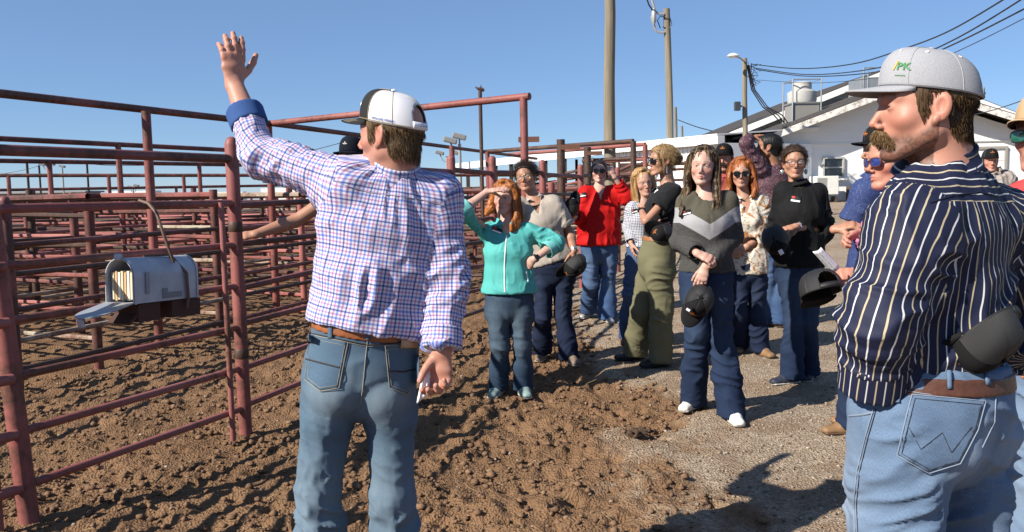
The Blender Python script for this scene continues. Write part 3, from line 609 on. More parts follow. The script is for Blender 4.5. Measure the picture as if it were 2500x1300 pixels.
# ================================================================ SCULPTING: distance fields -> one smooth mesh
def nrm_(v): v = np.asarray(v, float); return v/(np.linalg.norm(v)+1e-12)
def f_seg(A, B, ra, rb=None, S=None):
    A = np.asarray(A,float); B = np.asarray(B,float); D = B-A; L = max(np.linalg.norm(D),1e-6); D = D/L
    ra = ra if hasattr(ra,'__len__') else (ra,ra); rb = ra if rb is None else (rb if hasattr(rb,'__len__') else (rb,rb))
    S = np.asarray(S if S is not None else (V3(1,0,0) if abs(D[0])<.8 else V3(0,1,0)), float); S = nrm_(S-D*S.dot(D)); F = np.cross(D,S); A,D,S,F = (x.astype(np.float32) for x in (A,D,S,F)); L = np.float32(L)
    def f(p):
        q = p-A; t = np.clip(q@D/L,0,1); q = q-(t*L)[:,None]*D
        a = ra[0]+(ra[1]-ra[0])*t; b = rb[0]+(rb[1]-rb[0])*t; m = np.minimum(a,b)
        u, v, w = q@S, q@F, q@D; n = np.sqrt(u*u+v*v+w*w)+1e-9; k = np.sqrt((u/a)**2+(v/b)**2+(w/m)**2)+1e-9
        return n*(1-1/k)
    return f
def f_ell(C, R, ax=None):
    C = np.asarray(C,float); R = np.asarray(R,float)*np.ones(3); ax = np.eye(3) if ax is None else np.asarray(ax,float)
    C,R,ax = (x.astype(np.float32) for x in (C,R,ax))
    def f(p):
        q = (p-C)@ax.T; n = np.linalg.norm(q,axis=1)+1e-9; k = np.linalg.norm(q/R,axis=1)+1e-9; return n*(1-1/k)
    return f
def smin(a, b, k):
    if k <= 0: return np.minimum(a,b)
    h = np.clip(.5+.5*(b-a)/k,0,1); return b+(a-b)*h-k*h*(1-h)
class Sdf:
    def __init__(s): s.ops = []
    def u(s, f, k=.01): s.ops.append(('u',f,k)); return s
    def sub(s, f, k=.005): s.ops.append(('s',f,k)); return s
    def cut(s, o, n, k=0): o=np.asarray(o,float); n=nrm_(n); s.ops.append(('c',lambda p:(p-o)@n,k)); return s    # keeps the side opposite to n
    def __call__(s, p):
        d = None
        for op, f, k in s.ops:
            e = f(p)
            if d is None: d = e
            elif op == 'u': d = smin(d,e,k)
            elif op == 's': d = -smin(-d,e,k)
            else: d = np.maximum(d,e)
        return d
    def chain(s, pts, ra, rb=None, S=None, k=.02, k0=None):
        for i in range(len(pts)-1):
            s.u(f_seg(pts[i],pts[i+1],(ra[i],ra[i+1]),None if rb is None else (rb[i],rb[i+1]),S), (k0 if (i==0 and k0 is not None) else k)); 
        return s
def extract(fn, lo, hi, h, st=5):
    lo = np.asarray(lo,float); nb = np.maximum(1,np.ceil((np.asarray(hi,float)-lo)/(h*st)).astype(int)); n = nb*st
    g = np.stack(np.meshgrid(*[np.arange(k) for k in nb], indexing='ij'),-1).reshape(-1,3)
    d = fn((lo+(g*st+(st-1)/2.)*h).astype(np.float32)).astype(np.float32)
    Vv = np.repeat(np.repeat(np.repeat(d.reshape(nb),st,0),st,1),st,2)
    act = g[np.abs(d) < st*h*1.35]
    if len(act) == 0: return np.zeros((0,3)), np.zeros((0,4),int)
    o = np.stack(np.meshgrid(*[np.arange(st)]*3, indexing='ij'),-1).reshape(-1,3)
    ii = (act[:,None]*st+o[None]).reshape(-1,3); Vv[ii[:,0],ii[:,1],ii[:,2]] = fn((lo+ii*h).astype(np.float32))
    s = Vv < 0; c = np.zeros(tuple(n-1), np.int8); off = [(a,b,e) for a in (0,1) for b in (0,1) for e in (0,1)]
    sl = lambda a: tuple(slice(q,n[i]-1+q) for i,q in enumerate(a))
    for a in off: c += s[sl(a)]
    cells = np.argwhere((c>0)&(c<8)); vid = np.full(tuple(n-1),-1,np.int64); vid[cells[:,0],cells[:,1],cells[:,2]] = np.arange(len(cells))
    acc = np.zeros((len(cells),3)); cnt = np.zeros(len(cells))
    val = {a: Vv[cells[:,0]+a[0],cells[:,1]+a[1],cells[:,2]+a[2]] for a in off}
    for a in off:
        for ax in range(3):
            if a[ax]==0:
                b = list(a); b[ax]=1; b=tuple(b); va, vb = val[a], val[b]; m = (va<0)!=(vb<0)
                t = np.where(m, va/np.where(va==vb,1,va-vb), 0); p = np.tile(np.array(a,float),(len(cells),1)); p[:,ax] = t
                acc += p*m[:,None]; cnt += m
    v = lo+(cells+acc/cnt[:,None])*h; F = []
    for ax in range(3):
        a1, a2 = (ax+1)%3, (ax+2)%3
        A = [slice(1,-1)]*3; A[ax] = slice(0,-1); B = list(A); B[ax] = slice(1,None)
        sa, sb = s[tuple(A)], s[tuple(B)]
        for flip in (0,1):
            e = np.argwhere((sa & ~sb) if flip==0 else (~sa & sb))
            if not len(e): continue
            e = e + 1; e[:,ax] -= 1
            e1 = np.zeros(3,int); e1[a1]=1; e2=np.zeros(3,int); e2[a2]=1
            q = [e-e1-e2, e-e2, e, e-e1]; q = [vid[tuple(np.minimum(x,n-2).T)] for x in q]
            Q = np.stack(q if flip==0 else q[::-1],1); F.append(Q[(Q>=0).all(1)])
    return v, (np.concatenate(F) if F else np.zeros((0,4),int))
def vnormals(v, f):
    n = np.cross(v[f[:,2]]-v[f[:,0]], v[f[:,3]]-v[f[:,1]]); o = np.zeros_like(v)
    for i in range(4):
        for k in range(3): o[:,k] += np.bincount(f[:,i], n[:,k], len(v))
    return o/(np.linalg.norm(o,axis=1,keepdims=True)+1e-12)
def relax(v, f, n=1, w=.5):
    for _ in range(n):
        a = np.zeros_like(v); c = np.zeros(len(v))
        for i in range(4):
            for j in ((i+1)%4,(i-1)%4):
                for k in range(3): a[:,k] += np.bincount(f[:,i], v[f[:,j],k], len(v))
                c += np.bincount(f[:,i], minlength=len(v))
        v = v+(a/np.maximum(c,1)[:,None]-v)*w
    return v
class Bone:                                  # a polyline with a cross section, for cloth coordinates and folds
    def __init__(s, pts, a, b=None, S=None, amp=1., fold=(9,32), seam=1., off=0.):
        pts = [np.asarray(x,float) for x in pts]
        for _ in range(3 if len(pts) > 2 else 0): pts = [pts[0]]+[q for i in range(len(pts)-1) for q in ((pts[i]*.75+pts[i+1]*.25) if i else pts[i]*.6+pts[i+1]*.4, (pts[i]*.25+pts[i+1]*.75) if i < len(pts)-2 else pts[i]*.4+pts[i+1]*.6)]+[pts[-1]]
        s.p = pts; s.a = a; s.b = b or a; s.amp = amp; s.fold = fold; s.off = off
        D = nrm_(s.p[-1]-s.p[0]); S = np.asarray(S if S is not None else (V3(1,0,0) if abs(D[0])<.8 else V3(0,1,0)),float); s.S = nrm_(S-D*S.dot(D)); s.F = np.cross(D,s.S)*seam; s.D = D
        th = np.linspace(-PI,PI,361); ds = np.sqrt((s.a*np.cos(th))**2+(s.b*np.sin(th))**2)*(th[1]-th[0]); s.th = th; s.arc = np.cumsum(ds); s.arc -= s.arc[180]
    def local(s, p):
        best = None; L0 = 0
        for A, B in zip(s.p[:-1], s.p[1:]):
            d = B-A; L = np.linalg.norm(d); d = d/L; tt = (p-A)@d; t = np.clip(tt,0,L); q = p-A-t[:,None]*d; r = np.linalg.norm(q,axis=1)
            al = L0+np.where((tt<0)&(L0==0), tt, np.where((tt>L)&(B is s.p[-1]), tt, t))
            if best is None: best = [r, al, q]
            else:
                m = r < best[0]; best = [np.where(m,r,best[0]), np.where(m,al,best[1]), np.where(m[:,None],q,best[2])]
            L0 += L
        r, al, q = best; th = np.arctan2(q@s.S/s.a, -(q@s.F)/s.b)       # 0 at -F (back), seam at +F (front)
        return r, al, th
    def uvs(s, p): r, al, th = s.local(p); return r-(s.a+s.b)/2+s.off, al, th
def folds(v, n, bones, amp, seed=0.):
    D = []; H = []
    wp = np.stack([noise3(v*6.5+seed+11*k)-.5 for k in range(2)],1); m = noise3(v*5.5+seed+40.); m2 = noise3(v*11.+seed+70.)
    for i, b in enumerate(bones):
        d, al, th = b.uvs(v); D.append(d); fa, fl = b.fold
        q = np.stack([th*fa*.16+seed+3.1*i+1.3*wp[:,0], al*fl*.5+.9*np.sin(th+i+seed)+1.3*wp[:,1], np.full(len(v), seed*1.7)],1)
        r1 = (1-np.abs(2*noise3(q)-1))**2.2; r2 = (1-np.abs(2*noise3(q*2.0+7.3)-1))**2.4; r3 = (1-np.abs(2*noise3(q*4.3+3.3)-1))**2
        H.append(b.amp*(1.0*r1*(.3+1.1*sm(.3,.7,m))+.40*r2*sm(.35,.65,m2)+.06*r3-.38))
    D = np.stack(D); w = np.exp(-(D-D.min(0))/.018); w /= w.sum(0); return v+n*((np.stack(H)*w).sum(0)*amp*1.35)[:,None]
def cloth(name, fn, lo, hi, h, bones, mat, parent, amp=.006, seed=0., label=None, rel=1, attr=None, drop=None):
    v, f = extract(fn, lo, hi, h); v = relax(v, f, rel, .5); n = vnormals(v, f)
    v0 = v
    if amp: v = folds(v, n, bones, amp, seed)
    if drop is not None:
        k = drop(v[f].mean(1)); f = f[~k]
    me = mesh(name, v, f, [mat] if not isinstance(mat,list) else mat, True, WO[parent.name])
    c = v0[f].mean(1); D = np.stack([b.uvs(c)[0] for b in bones]); w = D.argmin(0); uv = np.zeros((len(f),4,2))
    for i, b in enumerate(bones):
        m = w == i
        if not m.any(): continue
        _, ac, tc = b.uvs(c[m]); vv = v0[f[m]].reshape(-1,3); _, al, th = b.uvs(vv); tc4 = np.repeat(tc,4); th = tc4+(th-tc4+PI)%(2*PI)-PI
        u = np.interp(th, b.th, b.arc) + np.where(th>PI,(th-PI)*b.b,0)+np.where(th<-PI,(th+PI)*b.b,0)
        uv[m] = np.stack([u+.371*i, al],1).reshape(-1,4,2)
    l = me.uv_layers.new(name='UVMap'); l.data.foreach_set('uv', uv.reshape(-1).astype(np.float32))
    a = me.attributes.new('bone','FLOAT','POINT'); D = np.stack([b.uvs(v0)[0] for b in bones]); a.data.foreach_set('value', D.argmin(0).astype(np.float32))
    if attr:
        for k, g in attr.items():
            a = me.attributes.new(k,'FLOAT','POINT'); a.data.foreach_set('value', np.asarray(g(v),np.float32))
    o = link(name, me, parent, label=label); o['_t'] = 0; del o['_t']
    TREES[o.name] = (v, f); return o
TREES = {}
_bvh = {}
def tree(o):
    if o.name not in _bvh: v, f = TREES[o.name]; _bvh[o.name] = BVHTree.FromPolygons(v.tolist(), f.tolist())
    return _bvh[o.name]
# ---------------------------------------------------------------- skin
t = NT('skin'); at = t.node('Attribute', attribute_name='Col'); n = t.noise(55,4,.6)
t.color(t.mix(t.ramp(n,[(.3,0.),(.75,.28)]), at.outputs['Color'], (.45,.16,.11))); t.p(Roughness=.5); t.b.inputs['Specular IOR Level'].default_value=.35
t.b.inputs['Subsurface Weight'].default_value=.12; t.b.inputs['Subsurface Radius'].default_value=(.012,.005,.003); t.b.inputs['Subsurface Scale'].default_value=.6
t.bump(t.math('ADD',t.noise(300,2),t.math('MULTIPLY',t.noise(90,3),.8)),.22,.002); SKIN=t.m
EYEW=plain('eye_white',(.62,.58,.55),.25,.04,spec=.5); IRIS=plain('iris',(.03,.02,.014),.1,spec=.7)
def hand_sdf(s, W, d, n, side, sz=1., curl=(.3,.3,.3,.35), spread=.12, thumb=.4, bend=None, tl=1.):
    d = nrm_(d); n = nrm_(np.asarray(n,float)-d*np.dot(n,d)); T = np.cross(d,n)*(1 if side=='R' else -1)
    K = W+d*.088*sz
    s.u(f_seg(W-d*.01*sz, W+d*.05*sz,(.027*sz,.036*sz),(.020*sz,.0165*sz),T),.012); s.u(f_seg(W+d*.05*sz, K,(.036*sz,.038*sz),(.0165*sz,.0125*sz),T),.012)
    for i,(off,L) in enumerate(((.029,.074),(.0095,.083),(-.0105,.076),(-.029,.060))):
        c = curl[i]; p = K+T*off*sz-d*(.010*abs(off-.0)/.03)*sz; a = spread*(off/.03); di = nrm_(d*math.cos(a)+T*math.sin(a)); ang = 0; r = [.0108,.0101,.0094,.0080]
        if i == 3: r = [x*.88 for x in r]
        for j,(fr,m) in enumerate(((.45,1.0),(.31,1.15),(.24,.8))):
            if j: s.u(f_ell(p-n*.0012*sz,(r[j]*1.07*sz,)*3),.004)
            ang += c*m; dd = di*math.cos(ang)+n*math.sin(ang); q = p+dd*L*fr*sz
            s.u(f_seg(p,q,(r[j]*sz,r[j+1]*sz)),.006 if j==0 else .003); p = q
    p = W+d*.022*sz+T*.020*sz+n*.006*sz; a = thumb
    for j,(L,r0,r1) in enumerate(((.046,.0155,.0125),(.036,.0120,.0108),(.030,.0106,.0085))):
        dd = nrm_(d*(.62+.22*j)+T*(.78*(1-a*.75)-.10*j)+n*(.18+a*.55+.12*j*a)); q = p+dd*L*sz*tl; s.u(f_seg(p,q,(r0*sz,r1*sz)),.010 if j==0 else .003); p = q
    return s
def face_axes(yaw, pitch=0, roll=0):           # yaw: world azimuth the face looks to, clockwise from +Y; pitch up positive
    F = V3(math.sin(yaw)*math.cos(pitch), math.cos(yaw)*math.cos(pitch), math.sin(pitch)); R = nrm_(np.cross(F,V3(0,0,1))); U = np.cross(R,F)
    R2 = R*math.cos(roll)+U*math.sin(roll); U2 = U*math.cos(roll)-R*math.sin(roll); return np.stack([R2,F,U2])     # rows
def head_sdf(male, sq=1., fat=1., smile=0.):
    s = Sdf(); j = 1.06 if male else .95
    s.u(f_ell((0,-.008,.045),(.0745,.098,.080))); s.u(f_ell((0,.016,0),(.0655*fat,.076,.086)),.02)
    for x in (-1,1):
        s.u(f_seg((x*.050*j*fat,-.002,-.050),(x*.020*j,.064,-.092),(.019,.017)),.028); s.u(f_ell((x*.041*fat,.050,-.018),(.022*fat,.022,.019)),.02)
    s.u(f_ell((0,.075,-.093),(.021*j,.017,.016)),.015); s.u(f_ell((0,.066,-.055),(.030,.024,.030)),.015)
    for x in (-1,1): s.u(f_seg((x*.013,.0845,.0300),(x*.046,.066,.031),(.0105 if male else .0085,.008)),.014)
    s.u(f_seg((0,.082,.020),(0,.108,-.024),(.0072,.0090 if male else .0080)),.010)
    for x in (-1,1): s.u(f_ell((x*.0110,.0960,-.0315),(.0074,.0095,.0066)),.006)
    for x in (-1,1): s.sub(f_ell((x*.006,.103,-.0405),(.0032,.0045,.003)),.003)
    for x in (-1,1): s.sub(f_ell((x*.031,.092,.0105),(.017,.014,.011)),.010)
    for x in (-1,1): s.u(f_ell((x*.031,.0715,.0095),(.0148,.0148,.0130)),.004); s.sub(f_ell((x*.031,.092,.0088),(.0122,.02,.0040*sq)),.002)
    for x in (-1,1):
        s.u(f_seg((x*(.0205+.003*smile),.0815,-.0590+.004*smile),(0,.0930,-.0530),(.0040,.0056)),.005); s.u(f_seg((x*(.018+.003*smile),.0815,-.0620+.003*smile),(0,.0920,-.0655),(.0042,.0068)),.005)
    for x in (-1,1): s.sub(f_seg((x*(.0235+.003*smile),.0830,-.0600+.005*smile),(0,.0995,-.0592),(.0018,.0022)),.003)
    for x in (-1,1):
        ax = np.stack([nrm_((x*.90,.42,.05)), nrm_((-x*.40,.90,.16)), nrm_((0,-.2,1))])
        s.u(f_ell((x*.0770,-.012,.003),(.0078,.0185,.0315),ax),.006); s.sub(f_ell((x*.0845,-.006,.006),(.0075,.0105,.0185),ax),.004); s.u(f_ell((x*.0745,.000,-.026),(.006,.008,.010)),.008)
    return s
def skin_colors(q, base, male, lip, brow, beard=None, flush=.5):
    n = len(q); C = np.tile(np.array(base),(n,1)); red = np.array([base[0]*1.02, base[1]*.66, base[2]*.60])
    def blend(w, c): 
        nonlocal C; w = np.clip(w,0,1)[:,None]; C = C*(1-w)+np.array(c)*w
    g = lambda c, r: np.exp(-(((q-np.array(c))/np.array(r))**2).sum(1))
    for x in (-1,1): blend(flush*g((x*.042,.06,-.022),(.026,.04,.024)), red); blend(.6*g((x*.08,-.012,.003),(.012,.03,.04)), red)
    blend(.65*flush*g((0,.11,-.026),(.016,.02,.018)), red)
    face = q[:,1] > .055
    lw = np.maximum(g((0,.094,-.0535),(.019,.012,.0046)), g((0,.092,-.0650),(.017,.012,.0058))); blend(1.25*lw*face, lip)
    mw = g((0,.093,-.0594),(.022,.012,.0018)); blend(.8*mw*face, (lip[0]*.35,lip[1]*.3,lip[2]*.3))
    for x in (-1,1):
        ax = np.abs(q[:,0])*np.sign(q[:,0]*x); u = (q[:,0]*x-.030)/.0205; zc = .0345+.0035*(1-u*u)-.0015*u
        w = (np.abs(u)<1)*np.exp(-((q[:,2]-zc)/(.0046 if male else .0033))**2)*face; blend(w*.85, brow)
        w = g((x*.031,.087,.0135),(.0150,.012,.0022)); blend((.7 if male else .95)*w, (.03,.02,.018)); w = g((x*.031,.087,.0045),(.0135,.012,.0018)); blend(.45*w, (.12,.06,.05))
        blend(.25*g((x*.031,.08,-.003),(.016,.02,.006)), (base[0]*.6,base[1]*.5,base[2]*.5))
    if beard is not None:
        amt, col, top = beard; w = sm(.012,-.012,q[:,2]-(top+np.where(q[:,1]<.03,(.03-q[:,1])*.9,0)))*(q[:,1]>-.008)*sm(-.16,-.11,q[:,2])
        w = w*(1-.9*np.clip(lw*1.3,0,1)); blend(amt*w*(.75+.5*noise3(q*260)), col)
    return C
def set_col(me, C):
    a = me.color_attributes.new('Col','FLOAT_COLOR','POINT'); a.data.foreach_set('color', np.concatenate([C,np.ones((len(C),1))],1).ravel().astype(np.float32))
def sphere(name, mat, parent, c, R, ax=np.eye(3), n=12, label=None):
    v=[];f=[]; R=np.ones(3)*R
    for i in range(n//2+1):
        th=PI*i/(n//2)
        for j in range(n): ph=2*PI*j/n; v.append(np.array(c)+(np.array([math.sin(th)*math.cos(ph)*R[0],math.sin(th)*math.sin(ph)*R[1],math.cos(th)*R[2]]))@ax)
    for i in range(n//2):
        for j in range(n): f.append((i*n+j,(i+1)*n+j,(i+1)*n+(j+1)%n,i*n+(j+1)%n))
    return link(name, mesh(name,v,np.array(f),[mat],True,WO[parent.name] if parent else None), parent, label=label)
# ---------------------------------------------------------------- hair
def hair_mat(name, c0, c1, c2=None, rough=.42):
    if name in MATS: return MATS[name]
    c0=[x*.72 for x in c0]; c1=[x*.72 for x in c1]; c2=[x*.72 for x in c2] if c2 else None
    t = NT(name); u = t.tc('UV'); n1 = t.noise(1,3,.6,vec=t.scale(u,(150,7,1)),dist=.5); n2 = t.noise(1,2,.5,vec=t.scale(u,(48,4,1)))
    c = t.mix(t.ramp(n1,[(.36,0.),(.64,1.)]), [x*.8 for x in c0], c1)
    if c2: c = t.mix(t.ramp(n2,[(.52,0.),(.66,.75)]), c, c2)
    t.color(c); t.p(Roughness=rough); t.b.inputs['Specular IOR Level'].default_value=.28; t.bump(n1,.6,.008); MATS[name]=t.m; return t.m
def strand_mat(name, c0, c1):
    if name in MATS: return MATS[name]
    c0=[x*.72 for x in c0]; c1=[x*.72 for x in c1]
    t = NT(name); ci = t.node('HairInfo'); t.color(t.mix(t.ramp(ci.outputs['Random'],[(.2,0.),(.8,1.)]), c0, c1)); t.p(Roughness=.55); t.b.inputs['Specular IOR Level'].default_value=.10; MATS[name]=t.m; return t.m
def strands(name, lines, r, mat, parent):
    n = [len(l) for l in lines]; hc = bpy.data.hair_curves.new(name); hc.add_curves(n); pts = np.concatenate(lines)-WO[parent.name]
    hc.attributes['position'].data.foreach_set('vector', pts.astype(np.float32).ravel())
    ra = np.concatenate([r*np.linspace(1,.35,k) for k in n]); a = hc.attributes.get('radius') or hc.attributes.new('radius','FLOAT','POINT'); a.data.foreach_set('value', ra.astype(np.float32))
    hc.materials.append(mat); o = link(name, hc, parent); o['kind']='stuff'; return o
def hair_short(hd, parent, mat, smat, zmin, thick=.006, h=.0045, n=2600, ln=.016, down=.6, name='hair', fuzz=.006, capped=False, lay=.55, mess=.2, skin=None):
    H, A, sc = hd; e = f_ell((0,-.012,.045),(.0755+thick,.098+thick,.080+thick)); e2 = f_ell((0,-.03,-.02),(.058+thick,.062+thick,.06))
    ky = np.array([-.14,-.09,-.05,-.032,-.020,.008,.018,.036,.042,.058,.075,.09]); kz = np.array(zmin)
    def fn(p):
        q = (p-H)@A.T/sc; d = e(q)
        if skin is not None: d = np.minimum(d, np.maximum(skin(p)/sc-thick*.75, np.abs(q[:,0])-.0835))
        else: d = smin(d,e2(q),.02)
        d = np.maximum(d, (np.interp(q[:,1],ky,kz)-q[:,2])*.8)
        if capped: d = np.maximum(d, q[:,2]-(.052+.17*q[:,1]))
        return d*sc
    v, f = extract(fn, H-.17*sc, H+.17*sc, h); v = relax(v,f,1); nr = vnormals(v,f); q = (v-H)@A.T/sc
    v = v+nr*(.0025*(noise3(q*np.array([220,60,60]))-.5))[:,None]*sc
    me = mesh(name, v, f, [mat], True, WO[parent.name]); q=q[f]; uv = np.stack([np.arctan2(q[...,0],q[...,1])*.09, q[...,2]],-1); l=me.uv_layers.new(name='UVMap'); l.data.foreach_set('uv', uv.reshape(-1).astype(np.float32))
    o = link(name, me, parent); r = np.random.default_rng(len(v)); k = r.integers(0,len(v),n); L = []
    for i in k:
        if capped and ((v[i]-H)@A.T/sc)@V3(0,-.17,1) > .036: continue
        d = nrm_(nr[i]*lay+A[2]*-down-A[1]*.35+r.normal(0,mess,3)); p=v[i]-nr[i]*.001; L.append(np.stack([p,p+d*ln*.5*sc,p+nrm_(d-A[2]*.4-nr[i]*.15)*ln*sc*(.6+.8*r.random())]))
    strands(name+'_strand', L, .00055*sc, smat, o); return o
def hair_long(hd, parent, mat, smat, phi0=52, L=.30, part=0., wave=.012, fl=.05, top=.012, n=34, bangs=0., asym=0., front=.03, back_only=False, h=.0062, puff=1., seed=1, narrow=.0, droop=None, face=80):
    H, A, sc = hd; r = np.random.default_rng(seed); guides = []
    for ph in np.linspace(phi0, 360-phi0, 31):
        bk_ = lambda w: math.radians(ph+(180-(180-ph)*(180-face)/(180-phi0)-ph)*w if ph <= 180 else ph+(180+(ph-180)*(180-face)/(180-phi0)-ph)*w)
        a = math.radians(ph); sx, cy = math.sin(a), math.cos(a); fr = max(0,cy); Lg = L*(1+asym*sx)*(1-.0*fr)
        pts = [V3(part*.6+.012*sx,.055*fr+.01*(1-fr)-.02*max(0,-cy),.122+top)]
        for el,w_ in ((62,.1),(38,.45),(14,.9)):
            e=math.radians(el); q_=bk_(w_); pts.append(V3((.0745+top)*math.sin(q_)*math.cos(e), -.008+(.098+top)*math.cos(q_)*math.cos(e)-.004, .045+(.080+top)*math.sin(e)))
        a = bk_(1.); sx, cy = math.sin(a), math.cos(a)
        x0, y0 = (.079+top*1.2)*sx*puff, -.008+(.092+top)*cy
        for i,z in enumerate(np.linspace(.0,-Lg,8)):
            k = i/7.; w = wave*math.sin(7*k+2.3*sx+ph*.11)*(.3+k); pts.append(V3(x0*(1-narrow*k)+w+.010*sx*k, y0+front*k*(1 if cy>-.25 else -.3)+w*.4-.02*k*(cy<-.5), z))
        guides.append(np.array(pts))
    s = Sdf(); 
    for g in guides: s.chain(list(g), np.linspace(.014,fl*.30,len(g)), k=.014, k0=.014)
    s.u(f_ell((0,-.014,.047),(.076+top*.5,.097+top*.3,.078+top*.5)),.01)
    s.sub(f_ell((0,.085,-.045),(.064,.066,.100)),.015); s.sub(f_seg((0,-.01,-.03),(0,.0,-.25),(.05,.06)),.01)
    W = lambda g: H+(g*sc)@A
    lo = np.min([W(g).min(0) for g in guides],0)-.04; hi = np.max([W(g).max(0) for g in guides],0)+.04
    v, f = extract(lambda p: s((p-H)@A.T/sc)*sc, lo, hi, h); v = relax(v,f,1); nr = vnormals(v,f); q=(v-H)@A.T/sc; ph=np.arctan2(q[:,0],q[:,1]+.01)
    v = v+nr*(.008*sc*(noise3(np.stack([ph*17+q[:,2]*6*wave/.012, q[:,2]*5, np.zeros(len(q))],1))-.5)+.006*sc*(noise3(np.stack([ph*44, q[:,2]*9, np.ones(len(q))],1))-.5))[:,None]
    me = mesh('hair', v, f, [mat], True, WO[parent.name]); qf=q[f]; uv=np.stack([np.arctan2(qf[...,0],qf[...,1]+.01)*.1,qf[...,2]],-1); l=me.uv_layers.new(name='UVMap'); l.data.foreach_set('uv', uv.reshape(-1).astype(np.float32))
    o = link('hair', me, parent); LN=[]
    for gi in range(len(guides)-1):
        for _ in range(n):
            k=r.random(); g=guides[gi]*(1-k)+guides[gi+1]*k; m=len(g); t_=np.linspace(0,1,m)[:,None]; j=r.normal(0,1,3)*np.array([.006,.006,.003]); rr=r.uniform(.9,1.09)
            out = np.stack([g[:,0],g[:,1]+.01,np.zeros(m)],1); on=out/(np.linalg.norm(out,axis=1,keepdims=True)+1e-6)
            g2=g+on*(.012+.012*r.random())*sm(0,.25,t_)+j*t_*(.4+t_)+np.stack([.004*np.sin(t_[:,0]*9+r.random()*6)*t_[:,0],np.zeros(m),np.zeros(m)],1); mm=max(5,int(m*(.75+.25*r.random()))); LN.append(W(g2[:mm]))
    strands('hair_strand', LN, .0009*sc, smat, o); return o
# ================================================================ CAPS, GLASSES, LETTERING
_txt = {}
def text_geo(s, bold=False):
    if s in _txt: return _txt[s]
    cu = bpy.data.curves.new('txt','FONT'); cu.body = s; cu.size = 1; cu.resolution_u = 2; cu.align_x='CENTER'; cu.align_y='CENTER'; cu.offset = .02 if bold else 0
    o = bpy.data.objects.new('txt',cu); COL.objects.link(o); bpy.context.view_layer.update(); dg=bpy.context.evaluated_depsgraph_get()
    me = bpy.data.meshes.new_from_object(o.evaluated_get(dg)); v=np.array([x.co[:] for x in me.vertices]); f=[list(p.vertices) for p in me.polygons]
    bpy.data.objects.remove(o); bpy.data.curves.remove(cu); bpy.data.meshes.remove(me); _txt[s]=(v,f); return _txt[s]
def emb_geo():                                   # generic round emblem over a row of blocks, too small to read in the photo
    v=[];f=[]
    for i in range(14):
        a=2*PI*i/14; b=2*PI*(i+1)/14
        for r0,r1 in ((.20,.34),): 
            k=len(v); v+= [(r0*math.cos(a),.55+r0*math.sin(a),0),(r1*math.cos(a),.55+r1*math.sin(a),0),(r1*math.cos(b),.55+r1*math.sin(b),0),(r0*math.cos(b),.55+r0*math.sin(b),0)]; f.append((k,k+1,k+2,k+3))
    def bar(x0,x1,y0,y1):
        k=len(v); v.extend([(x0,y0,0),(x1,y0,0),(x1,y1,0),(x0,y1,0)]); f.append((k,k+1,k+2,k+3))
    for i in range(9): x=-1.35+.3*i; bar(x,x+.22,-.12,.10); bar(x+.05,x+.17,.0,.16)
    for i in range(11): x=-1.1+.2*i; bar(x,x+.13,-.42,-.28)
    bar(-.06,.06,.85,1.05)
    return np.array(v,float), f
ORANGE = plain('orange_thread',(.75,.22,.03),.7); WHITE_T = plain('white_thread',(.78,.78,.76),.7); GREEN_T=plain('green_thread',(.06,.28,.09),.7); GOLD_T=plain('gold_thread',(.75,.48,.05),.7); BLUE_T=plain('blue_thread',(.05,.12,.42),.7)
def fabric(name, c, c2=None, weave=900, var=.18, rough=.85, bump=.25, heather=0., sheen=.0):
    if name in MATS: return MATS[name]
    k_=.9 if min(c)>.5 else .70; c=[x*k_ for x in c]; c2=[x*k_ for x in c2] if c2 else None; t=NT(name); u=t.tc('Object'); n=t.noise(5,3); n2=t.noise(weave*.4,2,.6)
    a=t.mix(n,[x*(1-var) for x in c],[min(1,x*(1+var)) for x in c])
    if heather: a=t.mix(t.ramp(n2,[(.42,0.),(.58,heather)]),a,c2 or [min(1,x*2) for x in c])
    t.color(a); t.p(Roughness=rough); t.b.inputs['Specular IOR Level'].default_value=.12; t.b.inputs['Sheen Weight'].default_value=sheen
    t.bump(n2,bump,.0015); MATS[name]=t.m; return t.m
def meshback(name, c, thru):
    c=[x*.8 for x in c]
    t=NT(name); u,v=t.uv(); a=t.math('SINE',t.math('MULTIPLY',u,2200.)); b=t.math('SINE',t.math('MULTIPLY',v,900.)); h=t.math('MULTIPLY',a,b)
    t.color(t.mix(t.ramp(h,[(.35,0.),(.75,1.)]),c,thru)); t.p(Roughness=.6); t.bump(h,.5,.001); MATS[name]=t.m; return t.m
